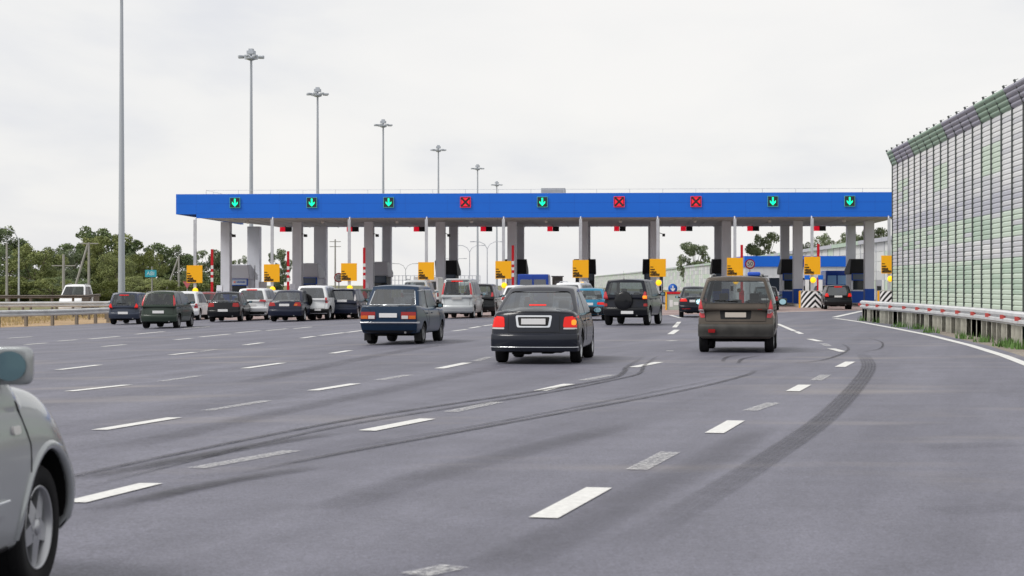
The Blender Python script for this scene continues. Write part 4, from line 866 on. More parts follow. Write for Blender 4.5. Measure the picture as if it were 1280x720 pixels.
# vans
def van(px, py, w, h, L, Pm, label, hd, roofround=.1, win=False):
    root = empty('delivery_van', G(px, py), -R(hd), label, 'van')
    me = subsurf(gridbox([-1, -.94, 0, .94, 1], [0, .03, .5, .78, .97, 1], [0, .1, .5, .93, 1], lambda u, v, q: Vector((u * w / 2 * (1 - .06 * q), -1 + v * L + (.05 * (1 - v) * q if v < .1 else 0) - (.9 * q if v > .9 else 0), .35 + q * (h - .35) - (.15 * q if v > .9 else 0)))), Pm)
    C = MB()
    fin = boolean(me, [])
    for p in fin.polygons: p.use_smooth = True
    o = bpy.data.objects.new('body', fin); COL.objects.link(o); o.parent = root; SFv = Surf(fin)
    for sg in (-1, 1):
        for yy in (0, L - 2): put_wheel(root, sg * (w / 2 - .12), yy, .34, 'steel', M_RIMD)
        SFv.patch('rear_window', rpoly([(sg * .06, h * .58), (sg * (w / 2 - .18), h * .58), (sg * (w / 2 - .22), h * .85), (sg * .06, h * .85)], .05), 'rear', GL_DARK if not win else mat('pale_blue_glass', (.25, .45, .75), .2), root, .004)
        SFv.patch('tail_light', rpoly([(sg * (w / 2 - .14), h * .35), (sg * (w / 2 - .03), h * .35), (sg * (w / 2 - .03), h * .48), (sg * (w / 2 - .14), h * .48)], .02), 'rear', M_RED_, root, .006)
    B = MB(); B.box(-w / 2, w / 2, -1.1, -.9, .38, .58); B.build('rear_bumper', M_BLK, root, bevel=.03)
    B = MB(); SFv.line(B, [(0, .6), (0, h - .08)], 'rear', .008); B.build('door_seam', M_BLK, root)
    B = MB(); B.box(-.26, .26, -1.12, -1.1, .42, .54); B.build('number_plate', M_PLATE, root)
    return root
van(667, 386.5, 2.05, 2.22, 5.2, P_BLUEV, 'blue van in the lane behind the black and white sedans', 3.)
van(1044.5, 379.5, 1.95, 2.72, 4.5, P_BLUEV, 'tall blue van with a pale window ahead of the cars in the right hand lane', 3., win=True)
van(534, 384.2, 1.9, 2.2, 5., P_WHITE, 'white van waiting ahead of the pale minivan', 3.)

# near silver car at the left edge, driving away; only its right front shows
S = hatch(1.76, 1.56, 4.25, P_SAGE, r=.325, rim='five', rimm=M_RIM, glass=GL_DARK, beltz=1.02, mir=(.20, .18), mglass=M_BLUEM, handle=M_CHROME, gap=.075)
S['front'] = 3.48; S['wb'] = 2.62; S['back'] = .78; S['top'] = [(-.78, 1.0), (2.0, 1.08), (2.35, 1.07), (2.8, 1.0), (3.2, .88), (3.48, .72)]; S['gh'] = (-.7, -.45, 1.5, 2.3, .845, .68)
S['fc'] = .36; S['ft'] = .03; S['inset'] = .17; S['mz'] = .08; S['mx'] = -.035; S['bumper'] = P_SAGE; S['hollow'] = True
S['parts'] = [('tail_light', [(.64, .8), (.87, .8), (.86, 1.0), (.66, 1.0)], 'rear', M_RED_, True), ('side_repeater', [(2.07, .835), (2.17, .835), (2.17, .875), (2.07, .875)], 'side', M_CLR, True, .012, .02),
  ('door_moulding', [(.95, .475), (1.95, .475), (1.97, .53), (.95, .53)], 'side', P_SAGE, True, .02, .02), ('sill_cover', [(.5, .2), (2.1, .2), (2.12, .30), (.5, .30)], 'side', M_BLK, True, .008, .02)]
S['lines'] = [('moulding_trim', [[(.95, .535), (1.97, .535)]], 'right', .008, M_CHROME, .012)]
wpt = Vector(((37 - CX) / F * 9.3, 9.3, 0)); hd = 4.0
a = R(hd); fx, fy = math.sin(a), math.cos(a); rx, ry = math.cos(a), -math.sin(a)
loc = Vector((wpt.x - fx * 2.62 - rx * .76, wpt.y - fy * 2.62 - ry * .76, 0))
c0, SF0 = car('hatchback_car', 'pale green-silver car close by at the left edge of the picture', 'car', loc, hd, S)
for sg, sd_ in ((1, 'right'), (-1, 'left')):
    B = MB(); pts = [(2.62 + .42 * math.cos(t), .325 + .42 * math.sin(t)) for t in [R(k) for k in range(-8, 190, 9)]]; SF0.line(B, pts, sd_, .028, .05, 0, -.012); B.build('arch_flare', P_SAGE, c0)
# ------------------------------------------------------------------ guardrails
def rail(name, label, path, top, post_sp, mt, group=None, double=False, refl=0, post_w=.05, post_d=.14, zfix=None, beam_h=.31, flip=1, pm=None):
    root = empty(name, (0, 0, 0), 0, label, 'guardrail', group); P = []
    for a, b_ in zip(path, path[1:]):
        a, b_ = Vector(a), Vector(b_); n = max(1, int((b_ - a).length / .5)); P += [a.lerp(b_, k / n) for k in range(n)]
    P.append(Vector(path[-1])); prof = [(0, 0), (.0, .015), (.075, .05), (.075, .11), (.0, .145), (.0, .165), (.075, .20), (.075, .26), (0, .295), (0, .31)]
    prof = [(a, b_ * beam_h / .31) for a, b_ in prof]; B = MB(); vs = []; m_ = len(prof)
    for i, p in enumerate(P):
        d = P[min(i + 1, len(P) - 1)] - P[max(i - 1, 0)]; d.normalize(); n = Vector((-d.y, d.x)) * flip; z = (gz(p.x) if zfix is None else zfix) + top - beam_h
        for off in (0, -.006):
            for u, v in prof: vs.append((p.x + n.x * (u + off), p.y + n.y * (u + off), z + v))
    fs = []
    for i in range(len(P) - 1):
        for o in (0, m_):
            for k in range(m_ - 1): a = i * 2 * m_ + o + k; fs.append((a, a + 1, a + 1 + 2 * m_, a + 2 * m_))
    B.add(vs, fs, 0, False); B.build('beam', mt, root, fix=False)
    L_ = 0; nxt = 0; k = 0; RB = MB(); proto = None; zz = top
    for i in range(len(P) - 1):
        seg = (P[i + 1] - P[i]).length
        while L_ + seg > nxt:
            t = (nxt - L_) / seg; p = P[i].lerp(P[i + 1], t); d = (P[i + 1] - P[i]).normalized(); n = Vector((-d.y, d.x)) * flip
            if proto is None:
                Q = MB(); Q.box(-post_w, post_w, -post_d - .03, -.03, -top, -.05); Q.box(-post_w, -post_w + .02, -post_d, -.02, -top, -.05); proto = Q.build('post', pm or mt, root)
                o = proto
            else: o = proto.copy(); COL.objects.link(o); o.parent = root
            zg = gz(p.x) if zfix is None else zfix
            o.location = (p.x, p.y, zg + top); o.rotation_euler = (0, 0, math.atan2(d.y, d.x) + (0 if flip > 0 else math.pi))
            if refl and k % refl == 0:
                c = Vector((p.x + n.x * .06, p.y + n.y * .06)); z = zg + top - beam_h * .5
                M = Matrix.Translation((c.x, c.y, z)) @ Matrix.Rotation(math.atan2(d.y, d.x), 4, 'Z'); RB.box(-.02, .02, -.09, .09, -.055, .055, 0, M)
            nxt += post_sp; k += 1
        L_ += seg
    if RB.v:
        o = RB.build('reflectors', mat('red_reflector', (.55, .09, .08), .4), root)
    return root
M_GALV = mat('guardrail_steel', (.62, .63, .64), .5, .2, noise=.12, nscale=1.5); M_POSTL = mat('weathered_post', (.46, .45, .39), .8, noise=.25, nscale=3.); M_RUST = mat('brown_steel', (.16, .14, .125), .7, noise=.2); M_OLDP = mat('old_post', (.20, .17, .14), .8)
rr = [tuple((G(*p))[:2]) for p in ((1077, 400.5), (1095, 403.4), (1140, 408.8), (1180, 415), (1220, 421.5), (1255, 428.5), (1285, 435))]
rr += [(12.6, 38), (11.6, 20), (11, 5)]
rr = [Vector(p) for p in smooth(rr, 4)]
rail('guardrail', 'curved steel guardrail with red reflectors along the right verge', rr, .88, .95, M_GALV, refl=3, post_w=.07, post_d=.24, beam_h=.36, flip=-1, pm=M_POSTL)
RLf = [(-20.5, 60)] + [tuple(G(0, 409)[:2]), tuple(G(140, 403)[:2]), (-23.6, 112), (-24.8, 124)]
rail('guardrail', 'near steel guardrail on the left edge of the road, lowest of the three', [Vector(p) for p in smooth([(-33, 66), tuple(G(0, 409)[:2]), tuple(G(140, 403)[:2]), (-22.5, 108), (-24.8, 124)], 4)], .78, 1.9, M_GALV, 'left guardrails', pm=M_OLDP, flip=-1)
rail('guardrail', 'middle grey guardrail on the dry median at the left', [Vector((-38, 94)), Vector((-22.9, 104)), Vector((-26, 122))], .62 + .4, 1.9, M_GALV, 'left guardrails', zfix=-.4, pm=M_OLDP, flip=-1)
rail('guardrail', 'far dark brown guardrail in front of the silver off-roader', [Vector((-40, 100)), Vector((-25.6, 110)), Vector((-28, 125))], .95 + .4, 1.3, M_RUST, 'left guardrails', zfix=-.4, pm=M_RUST, flip=-1, beam_h=.2)
# ------------------------------------------------------------------ noise barrier
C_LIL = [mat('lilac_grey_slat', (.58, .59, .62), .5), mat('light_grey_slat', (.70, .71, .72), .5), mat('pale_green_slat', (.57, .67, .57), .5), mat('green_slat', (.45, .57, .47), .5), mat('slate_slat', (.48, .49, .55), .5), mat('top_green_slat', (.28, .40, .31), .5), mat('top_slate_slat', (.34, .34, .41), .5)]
M_NPOST = mat('barrier_post', (.07, .08, .08), .6)
root = empty('noise_barrier', (0, 0, 0), 0, 'tall louvred noise wall of grey and green slats with a canted top on the right', 'noise barrier')
fa, ne = Vector((24.05, 116)), Vector((21.2, 76.)); dirv = (ne - fa); wl_ = dirv.length / 17; dirn = dirv.normalized(); nrm = Vector((dirn.y, -dirn.x)) ; nrm = nrm if nrm.x < 0 else -nrm
rr2 = random.Random(5); NB = 28
for k in range(NB):
    a = fa + dirn * wl_ * k; M = Matrix.Translation((a.x, a.y, 0)) @ Matrix(((dirn.x, -nrm.x, 0, 0), (dirn.y, -nrm.y, 0, 0), (0, 0, 1, 0), (0, 0, 0, 1)))
    B = MB(); rows = 40; pit = 9.05 / rows; q_ = rr2.random()
    for r_ in range(rows):
        z = r_ * pit; zz = r_ / rows
        q_ = rr2.random()
        if r_ < 5: c = 2
        elif r_ < 12: c = 3 if q_ < .22 + .3 * ((k // 3) % 2) else 2
        elif r_ < 16: c = 0 if q_ < .75 else 1
        elif r_ < 21: c = 3 if q_ < .4 * (k % 5 in (1, 2, 3)) else (2 if q_ < .93 else 0)
        elif r_ < 25: c = 4 if q_ < .65 else 0
        elif r_ < 29: c = 0 if q_ < .6 else 1
        elif r_ < 35: c = 2 if (k % 6 in (1, 2) and q_ < .9) else (1 if q_ < .7 else 0)
        else: c = 1 if q_ < .8 else 0
        B.prism([(-.01, z + .004), (-.045, z + .03), (-.045, z + pit * .7), (-.01, z + pit - .004), (.05, z + pit - .004), (.05, z + .004)], lambda u, v, t: M @ Vector((t, u, v)), .03, wl_ - .03, c)
    B.box(.03, wl_ - .03, .052, .07, 0, 9.04, 0, M)
    B.build('louvre_panel', C_LIL, root)
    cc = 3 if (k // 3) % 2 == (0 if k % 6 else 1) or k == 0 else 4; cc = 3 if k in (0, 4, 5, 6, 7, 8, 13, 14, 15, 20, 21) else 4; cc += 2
    B = MB()
    for r_ in range(4):
        t0, t1 = r_ / 4 + .01, (r_ + 1) / 4 - .01; lean, hh = .42, .86
        f = lambda u, v, t: M @ Vector((t, -lean * v + u, 9.06 + hh * v))
        B.prism([(-.02, t0), (-.07, t0 + .08), (-.07, t0 + .14), (-.02, t1), (.03, t1), (.03, t0)], f, .02, wl_ - .02, cc)
    B.build('canted_top', C_LIL, root)
    B = MB(); B.box(-.035, .035, -.11, .12, 0, 9.08, 0, M); f = lambda u, v, t: M @ Vector((t, u, v))
    B.prism([(-.10, 9.05), (.08, 9.05), (-.42, 10.06), (-.50, 10.02)], f, -.03, .03); B.tube([M @ Vector((0, -.42, 9.95)), M @ Vector((0, -.42, 10.02)), M @ Vector((.0, -.28, 10.06))], .012, 6)
    B.build('post', M_NPOST, root)
# far part of the wall beyond the toll plaza
root = empty('noise_barrier', (0, 0, 0), 0, 'distant pale green noise wall curving away beyond the toll lanes', 'noise barrier')
pa = [Vector((33, 150)), Vector((38, 183)), Vector((44, 396)), Vector((47, 700)), Vector((46, 1100))]
B = MB(); BP = MB(); rr2 = random.Random(9)
for a, b_ in zip(pa, pa[1:]):
    n = max(1, int((b_ - a).length / 5)); 
    for k in range(n):
        p, q = a.lerp(b_, k / n), a.lerp(b_, (k + 1) / n); d = (q - p).normalized(); lg = (q - p).length; M = Matrix.Translation((p.x, p.y, 0)) @ Matrix.Rotation(math.atan2(d.y, d.x), 4, 'Z')
        for z in range(6): B.box(.06, lg - .06, -.05, .05, z * 1.0, z + .97, rr2.choice((1, 1, 2, 2, 0)), M)
        B.box(.06, lg - .06, .05, .35, 5.97, 6.4, 4 if rr2.random() < .5 else 3, M)
        BP.box(-.06, .06, -.1, .12, 0, 6.4, 0, M)
B.build('slat_panels', C_LIL, root); tag(BP.build('posts', M_STEEL, root), kind='stuff')
# ------------------------------------------------------------------ light masts
M_MAST = mat('mast_steel', (.42, .45, .50), .5, .2)
def mast(x, y, h, rb, rt, label):
    root = empty('light_mast', (x, y, gz(x)), rnd.uniform(-.3, .3), label, 'light mast', 'tall light masts behind the plaza')
    B = MB(); B.tube([(0, 0, 0), (0, 0, h * .5), (0, 0, h)], rb, 14, 0, True, rt); B.lathe([(rb * 2.2, 0), (rb * 2.2, .12), (rb * 1.2, .14)], 12); B.build('pole', M_MAST, root)
    B = MB(); B.lathe([(.25, h - .9), (.55, h - .8), (.55, h - .5), (.25, h - .4)], 16); B.box(-.42, .42, -.42, .42, h - .15, h + .25); B.box(-.25, .25, -.25, .25, h + .1, h + .5); B.build('head_frame', M_MAST, root)
    for k in range(8):
        a = 2 * math.pi * k / 8; M = Matrix.Rotation(a, 4, 'Z'); B = MB(); B.tube([M @ Vector((.3, 0, h - .5)), M @ Vector((1.2, 0, h - .42))], .05, 6)
        B.box(.95, 1.62, -.2, .2, h - .62, h - .38, 0, M @ Matrix.Translation((0, 0, 0))); B.build('floodlight', M_MAST, root, bevel=.04)
mk = [(152, -30, 170.0), (314, 62, None), (397, 110, None), (479, 150, None), (548, 182, None), (597, 206, None), (621, 227, None)]
dd = [168, 221, 264, 316, 373, 433, 502]
lb = ['very tall light mast at the left rising out of the picture', 'tallest light mast above the blue roof', 'second light mast from the left above the blue roof', 'third light mast from the left above the blue roof', 'fourth light mast from the left above the blue roof', 'fifth light mast above the blue roof, behind the red cross signal', 'smallest and farthest light mast above the blue roof']
for (px, py, _), Y, l_ in zip(mk, dd, lb):
    x = (px - CX) / F * Y; h = (CY - py) / F * Y + HC - gz(x); mast(x, Y, h - .4, .33 if px < 200 else .30, .13, l_)
# ------------------------------------------------------------------ poles, lamps, signs
M_CPOLE = mat('concrete_pole', (.33, .32, .30), .8, noise=.1)
def vpole(name, px, py_top, Y, r, label, cat, arms=(), mtl=None, base_h=None):
    x = (px - CX) / F * Y; z0 = gz(x); h = (CY - py_top) / F * Y + HC - z0; root = empty(name, (x, Y, z0), 0, label, cat)
    B = MB(); B.tube([(0, 0, 0), (0, 0, h)], r, 10, 0, True, r * .7); B.build('pole', mtl or M_CPOLE, root); return root, h
def lamp(px, py, Y, side, label, n=1, g='street lamps beyond the plaza'):
    root, h = vpole('street_lamp', px, py, Y, .09, label, 'street lamp', mtl=M_STEEL); root['group'] = g
    for s in ((side,) if n == 1 else (-1, 1)):
        B = MB(); B.tube([(0, 0, h), (s * .4, 0, h + .7), (s * 1.1, 0, h + 1.05), (s * 2.0, 0, h + 1.1)], .05, 8); B.build('arm', M_STEEL, root)
        B = MB(); B.box(s * 1.9 if s > 0 else -2.6, 2.6 if s > 0 else -1.9, -.14, .14, h + 1.02, h + 1.16); B.build('lamp_head', M_STEEL, root, bevel=.04)
lamp(23.5, 300, 165, -1, 'street lamp with a curved arm at the far left in front of the trees')
vpole('utility_pole', 8.5, 304, 170, .13, 'plain grey pole left of the curved street lamp', 'pole')
r1, h1 = vpole('utility_pole', 79.5, 318, 172, .16, 'short concrete pole with a crossbar among the left trees', 'pole'); B = MB(); B.box(-1.1, 1.1, -.05, .05, h1 - 1.1, h1 - 1.0); B.build('crossbar', M_CPOLE, r1)
r1, h1 = vpole('utility_pole', 111, 303, 175, .14, 'concrete utility pole with a slanted brace at the left', 'pole'); B = MB(); B.tube([(-.1, 0, h1 - .2), (-1.7, 0, 0.4)], .11, 8); B.build('brace', M_CPOLE, r1); B = MB(); B.box(-.9, .9, -.05, .05, h1 - .15, h1 - .05); B.build('crossbar', M_CPOLE, r1)
r1, h1 = vpole('utility_pole', 223.5, 320, 190, .13, 'braced utility pole left of the first yellow sign', 'pole'); B = MB(); B.tube([(-.1, 0, h1 - .3), (-1.6, 0, .4)], .09, 8); B.build('brace', M_CPOLE, r1)
r1, h1 = vpole('utility_pole', 419, 299, 260, .14, 'wooden utility pole seen between the second and third booths', 'pole'); B = MB()
for k in range(2): B.box(-.8, .8, -.05, .05, h1 - .4 - k * .7, h1 - .3 - k * .7)
B.build('crossbar', M_CPOLE, r1)
lamp(507, 337, 330, 1, 'distant double armed street lamp between the third and fourth booths', 2); lamp(587, 315, 300, 1, 'distant street lamp right of the silver minivan', 2); lamp(609, 311, 280, 1, 'distant street lamp left of the fifth pillar', 2); lamp(567, 330, 360, 1, 'faint distant street lamp beside the fourth pillar', 2)
def text(name, body, size, m_, parent, loc, ext=.004):
    c = bpy.data.curves.new(name, 'FONT'); c.body = body; c.size = size; c.align_x = 'CENTER'; c.align_y = 'CENTER'; c.extrude = ext
    o = bpy.data.objects.new('t', c); COL.objects.link(o); me = evaluated(o); bpy.data.objects.remove(o); me.materials.clear(); me.materials.append(m_)
    k = bpy.data.objects.new(name, me); COL.objects.link(k); k.parent = parent; k.location = loc; k.rotation_euler = (R(90), 0, 0); return k
r1, h1 = vpole('road_sign', 190, 333, 150, .07, 'small turquoise board with white letters on a post among the left shrubs', 'sign'); B = MB(); zc_ = HC + 14 / F * 150 - gz(-29); B.box(-.55, .38, -.09, -.06, zc_ - .29, zc_ + .29); o = B.build('board', mat('turquoise_board', rgb(50, 165, 185)[:3], .5), r1, bevel=.01)
text('lettering', 'ABI', .44, mat('pale_lettering', (.6, .75, .78), .5), r1, (-.1, -.095, zc_))
def disc_sign(px, py, Y, rad, label, rim_m, face_m, txt, tm):
    x = (px - CX) / F * Y; z = (CY - py) / F * Y + HC; root = empty('round_sign', (x, Y, gz(x)), 0, label, 'sign'); z -= gz(x)
    B = MB(); B.tube([(0, .05, 0), (0, .05, z + rad * .6)], .04, 8); B.build('post', M_STEEL, root)
    B = MB(); B.lathe([(.001, -.03), (rad, -.03), (rad, .02), (.001, .02)], 28, 0, 'y', (0, 0, z)); B.build('disc', rim_m, root)
    B = MB(); B.lathe([(.001, -.042), (rad * .78, -.042), (rad * .78, -.034)], 28, 0, 'y', (0, 0, z)); B.build('face', face_m, root)
    if txt: text('lettering', txt, rad * 1.1, tm, root, (0, -.05, z))
    return root, z
disc_sign(937.5, 330, 132, .36, 'round speed limit sign with a red ring above the dusty brown car', M_REDP, M_WHT, '50', M_BLK)
disc_sign(423.5, 347, 139, .36, 'round speed sign with a pale red ring beside the third yellow sign', M_REDP, M_WHT, '50', M_BLK)
r1, z1 = disc_sign(841, 360.5, 119, .30, 'round blue sign with a white arrow above the red topped barrier', mat('sign_blue', rgb(20, 90, 180)[:3], .5), mat('sign_blue', (0, 0, 0), .5), None, None)
B = MB(); B.prism([(-.04, .18), (.04, .18), (.04, -.04), (.14, .04), (.14, -.06), (0, -.2), (-.14, -.06), (-.14, .04), (-.04, -.04)], lambda u, v, t: (u, t, z1 + v), -.06, -.044); B.build('arrow', M_WHT, r1)
# low red topped barrier box
g_ = G(841, 387.6); r1 = empty('barrier_box', g_, 0, 'white barrier box with a red top bar beside a yellow post', 'barrier')
B = MB(); B.box(-.36, .40, 0, .5, 0, .98); B.build('box', mat('pale_green_box', (.45, .5, .45), .6), r1, bevel=.02); B = MB(); B.box(-.42, .46, -.04, .54, .98, 1.12); B.build('top_bar', M_REDP, r1, bevel=.01)
B = MB(); B.box(-.46, -.37, -.06, .04, 0, 1.1); B.build('yellow_post', M_YEL, r1); B = MB(); B.box(-.2, .0, -.012, -.002, .2, .62); B.box(.05, .35, -.012, -.002, .3, .5); B.build('notice', M_WHT, r1)
# white panel and cabinet near left lane, warning triangle
g_ = G(251, 384); r1 = empty('cabinet', T(ISL[0] + 1.6, 16, -.3), 0, 'white electrical cabinet right of the leftmost barrier arm', 'cabinet'); B = MB(); B.box(-.3, .3, -.2, .2, 1.2, 2.1); B.build('housing', M_WHT, r1, bevel=.02); B = MB(); B.box(-.08, .08, -.1, .1, 0, 1.2); B.box(-.7, -.6, -.05, .05, 0, 3.4); B.build('stand', M_STEEL, r1)
x = (234 - CX) / F * 140; r1 = empty('warning_sign', (x, 140, gz(x)), 0, 'small red triangular warning sign left of the first amber light', 'sign'); B = MB(); B.tube([(0, .04, 0), (0, .04, 1.9)], .03, 6); B.build('post', M_STEEL, r1); B = MB(); B.prism([(-.33, 2.2), (.33, 2.2), (0, 1.65)], lambda u, v, t: (u, t, v), -.02, .02); B.build('panel', mat('pinkish_red', (.55, .14, .16), .5), r1)
# low building beyond the right hand lanes
def P3(px, py, Y): return Vector(((px - CX) / F * Y, Y, (CY - py) / F * Y + HC))
Y = 172; a, b_ = P3(932, 320, Y), P3(1057, 320, Y); root = empty('service_building', (0, Y, 0), 0, 'low white service building with a blue roof band behind the right hand lanes', 'building')
B = MB(); B.box(a.x, b_.x, 0, 9, 0, a.z - 1.0); B.build('wall', mat('white_cladding', (.62, .63, .64), .6, noise=.05), root); B = MB(); B.box(a.x - .1, b_.x + .1, -.1, 9.1, a.z - 1.0, a.z); B.build('roof_band', M_BLUE, root)
for k in range(3):
    x = a.x + 2.2 + k * 2.9; B = MB(); B.box(x, x + 1.0, -.04, .06, .9, 2.2); o = B.build('window', M_BGL, root); B = MB(); B.box(x - .06, x + 1.06, -.06, -.042, 2.2, 2.27); B.box(x - .06, x + 1.06, -.06, -.042, .83, .9); B.build('frame', M_WHT, o)
B = MB()
for k in range(11): B.box(a.x + k * .85, a.x + k * .85 + .02, -.008, .0, 0, a.z - 1.0)
B.build('cladding_joints', M_STEEL, root)
g_ = P3(694, 345, 150); root = empty('kiosk', (P3(697, 345, 150).x, 150, 0), 0, 'small beige cabin right of the blue van', 'kiosk'); B = MB(); B.box(-.42, .42, 0, 1.2, 0, 2.2); B.build('wall', mat('beige_panel', (.5, .48, .42), .7), root); B = MB(); B.box(-.5, .5, -.1, 1.3, 2.2, 2.28); B.build('roof', M_PIL, root); B = MB(); B.box(-.25, .25, -.02, .0, .1, 1.9); B.build('door', M_WHT, root)
# far fence beyond the centre lanes
root = empty('fence', (0, 0, 0), 0, 'low grey open fence on the overpass beyond the centre lanes', 'fence'); B = MB(); Y = 230; xa, xb = P3(484, 0, Y).x, P3(600, 0, Y).x
for k in range(25): x = xa + (xb - xa) * k / 24; B.box(x - .04, x + .04, Y, Y + .08, .0, 2.7)
B.build('posts', M_STEEL, root); B = MB()
for z in (.9, 1.5, 2.1, 2.66): B.box(xa, xb, Y - .02, Y, z, z + .06)
B.build('rails', M_STEEL, root)
# ------------------------------------------------------------------ trees
M_BARK = mat('bark', (.10, .08, .06), .9, noise=.3)
def leaf_mat(name, c0, c1):
    m = bpy.data.materials.new(name); m.use_nodes = True; t = m.node_tree; p = t.nodes['Principled BSDF']; p.inputs['Roughness'].default_value = .65; p.inputs['Specular IOR Level'].default_value = .25
    co = N(t, 'ShaderNodeTexCoord'); q = N(t, 'ShaderNodeTexNoise'); q.inputs['Scale'].default_value = .55; q.inputs['Detail'].default_value = 5; r = N(t, 'ShaderNodeValToRGB'); r.color_ramp.elements[0].position = .35; r.color_ramp.elements[1].position = .65
    r.color_ramp.elements[0].color = c0 + (1,); r.color_ramp.elements[1].color = c1 + (1,); t.links.new(co.outputs['Object'], q.inputs['Vector']); t.links.new(q.outputs['Fac'], r.inputs[0]); t.links.new(r.outputs[0], p.inputs['Base Color'])
    p.inputs['Transmission Weight'].default_value = 0.; return m
LM = [leaf_mat('dark_leaves', (.07, .105, .04), (.145, .185, .075)), leaf_mat('olive_leaves', (.12, .15, .05), (.22, .245, .085)), leaf_mat('grey_green_leaves', (.095, .125, .07), (.175, .21, .11))]
def tree_mesh(seed, h, rad, low, n=9500, ls=.30):
    r = random.Random(seed); T_ = MB(); th = h * .45
    T_.tube([(0, 0, -.3), (.1, 0, th * .5), (0, .1, th)], h * .022, 8, 0, True, h * .012); cl = []
    for k in range(46):
        a = r.uniform(0, 6.28); zf = r.random(); z = h * (low + (.93 - low) * zf); env = rad * math.sin(math.pi * min(1, .22 + .72 * (1 - zf) ** .8)) ; rr_ = env * math.sqrt(r.random()) * .98
        c = Vector((rr_ * math.cos(a), rr_ * math.sin(a), z)); cl.append((c, rad * r.uniform(.16, .33)))
        if k % 3 == 0: T_.tube([(0, 0, th * r.uniform(.5, 1)), c * .55 + Vector((0, 0, th * .3)), c], h * .009, 5, 0, False, h * .003)
    B = MB(); tot = sum(c[1] ** 2 for c in cl)
    for c, cr_ in cl:
        for _ in range(int(n * cr_ ** 2 / tot)):
            d = Vector((r.gauss(0, 1), r.gauss(0, 1), r.gauss(0, 1))).normalized() * cr_ * r.uniform(.45, 1.08) ** .7; d.z *= .8; p = c + d
            u = Vector((r.gauss(0, 1), r.gauss(0, 1), r.gauss(0, 1))).normalized(); v = u.orthogonal().normalized(); s = ls * r.uniform(.5, 1.3)
            B.add([p - u * s * .5, p + v * s * .4, p + u * s * .5, p - v * s * .4], [(0, 1, 2, 3)])
    return T_, B
protos = []
for k, (h, rad, low) in enumerate(((10, 3.6, .12), (9, 4.2, .08), (11, 3.4, .15), (9.5, 3.8, .1))):
    T_, B = tree_mesh(20 + k, h, rad, low); a = T_.build('trunk', M_BARK); b2 = [B.build('crown', LM[j], fix=False) for j in range(3)]
    protos.append((h, a.data, [q.data for q in b2])); bpy.data.objects.remove(a)
    for q in b2: bpy.data.objects.remove(q)
def tree(px, ytop, Y, k, j, label, wid=1., name='broadleaf_tree', group='trees at the left roadside', zb0=None):
    x = (px - CX) / F * Y; z0 = gz(x) if zb0 is None else zb0; H_ = (CY - ytop) / F * Y + HC - z0; h, a, bs = protos[k % 4]; s = H_ / h
    r_ = empty(name, (x, Y, z0), rnd.uniform(0, 6.28), label, 'tree', group); r_.scale = (s * wid, s * wid, s)
    for nm, d in (('trunk', a), ('crown', bs[j])): o = bpy.data.objects.new(nm, d); COL.objects.link(o); o.parent = r_
TL = [(-4, 274, 230, 0, 0, .9), (12, 302, 215, 1, 0, .9), (28, 306, 235, 2, 1, .9), (43, 303, 205, 1, 1, 1.), (60, 321, 225, 3, 1, .9), (74, 303, 240, 1, 0, .7), (84, 312, 215, 3, 2, .8), (100, 300, 235, 0, 0, 1.),
 (119, 279, 240, 2, 0, .95), (134, 292, 230, 3, 1, 1.), (147, 314, 215, 1, 1, .8), (160, 295, 245, 0, 0, 1.), (172, 316, 235, 3, 2, .8), (184, 311, 225, 1, 1, .8), (197, 322, 235, 2, 2, .8), (210, 300, 230, 0, 0, 1.05), (222, 314, 245, 1, 0, 1.)]
adj = ['dark green', 'yellow green', 'greyish green']
for n_, (px, yt, Y, k, j, wd) in enumerate(TL):
    near = ['at the very left edge', 'behind the plain grey pole', 'behind the curved street lamp', 'between the curved lamp and the short pole', 'left of the silver off-roader', 'behind the short concrete pole', 'above the silver off-roader', 'behind the slanted brace',
     'tallest of the left group, behind the braced pole', 'just left of the tall mast', 'directly behind the tall mast', 'just right of the tall mast', 'left of the turquoise board', 'behind the turquoise board', 'right of the turquoise board', 'behind the right braced pole', 'touching the edge of the blue roof'][n_]
    tree(px, yt, Y, k, j, '%s broadleaf tree %s' % (adj[j], near), wd)
for n_, (px, yt, Y, k, j, wd, lab) in enumerate([(243, 333, 220, 1, 2, .9, 'thin tree behind the leftmost yellow sign'), (266, 309, 235, 0, 2, .95, 'loose tree behind the leftmost barrier arm'), (280, 322, 250, 3, 2, .8, 'tree just left of the first pillar'), (309, 317, 240, 2, 2, .7, 'tree seen through the first booth opening'), (349, 308, 250, 2, 2, .75, 'tree behind the second yellow sign')]):
    tree(px, yt, Y, k, j, lab, wd, group='trees behind the left lanes')
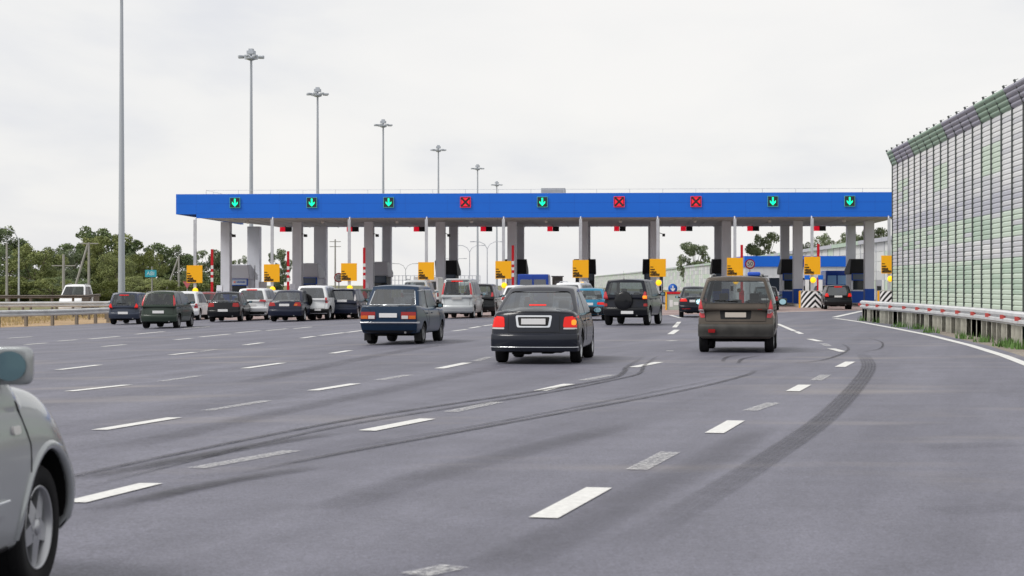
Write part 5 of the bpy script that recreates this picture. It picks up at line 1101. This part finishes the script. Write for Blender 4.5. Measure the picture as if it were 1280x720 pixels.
for n_, (px, yt, Y, k, j, wd, lab) in enumerate([(868, 303, 480, 3, 2, .95, 'round tree above the distant noise wall'), (955, 286, 350, 0, 2, .72, 'tall tree above the service building'), (915, 322, 420, 1, 2, .7, 'low tree left of the service building'), (1008, 300, 310, 2, 2, .7, 'tree behind the right barrier arm'), (1043, 290, 300, 1, 2, .8, 'wide tree above the blue roof band at the right'), (1090, 280, 310, 0, 2, .7, 'tree behind the last pillar'), (1070, 290, 320, 3, 2, .8, 'tree behind the last toll booth')]):
    tree(px, yt, Y, k, j, lab, wd, group='trees beyond the distant noise wall', zb0=0.)
# shrubs under the trees
def shrub(px, yt, Y, j, label, wd):
    tree(px, yt, Y, 1, j, label, wd, 'shrub', 'shrubs under the left trees')
for n_, px in enumerate((5, 27, 48, 66, 88, 110, 131, 152, 170, 185, 201, 217, 232, 250, 268)):
    Y = 190 + (n_ % 3) * 6; l_ = ['low %s shrub' % adj[(n_ * 2 + 1) % 3] + ' ' + s for s in ['at the far left edge', 'under the curved street lamp', 'left of the silver off-roader hood', 'behind the silver off-roader hood', 'behind the silver off-roader roof', 'at the foot of the braced pole', 'left of the tall mast foot', 'at the tall mast foot', 'left of the turquoise board post', 'under the turquoise board', 'right of the turquoise board post', 'at the foot of the right braced pole', 'under the red warning triangle', 'behind the first amber light', 'behind the white cabinet']][n_]
    tree(px, 344 + (n_ * 7) % 9, Y, 1, 1 if 6 < n_ < 12 else (n_ * 2 + 1) % 3, l_ if not (6 < n_ < 12) else l_.replace('dark green', 'yellow green').replace('greyish green', 'yellow green'), 2.0, 'shrub', 'shrubs under the left trees')
M_TUFT = mat('verge_grass', (.10, .19, .05), .8, noise=.3); M_STRAW = mat('straw_grass', (.42, .33, .17), .9, noise=.3, nscale=1.)
tufts('verge_grass', [tuple((G(px, py) + Vector((-.1, 0, 0)))[:2]) for px, py in ((1083, 401), (1102, 403.5), (1128, 409), (1150, 411.5), (1168, 415.8), (1207, 423), (1235, 427), (1268, 433.5), (1278, 435.5), (1262, 432.5))], M_TUFT, .22, 60, .3)
sp = [];
for k in range(900): t = rnd.random(); a = Vector((-24, 70)).lerp(Vector((-23.5, 118)), t); sp.append((a.x - rnd.uniform(.3, 16) - .0, a.y + rnd.uniform(-2, 6)))
sp = [q for q in sp if q[1] > 84 + (q[0] + 23) * -.0 and q[0] < -20.3 - max(0, (q[1] - 94) * .12)]
tufts('dry_grass', sp, M_STRAW, .22, 14, .5)
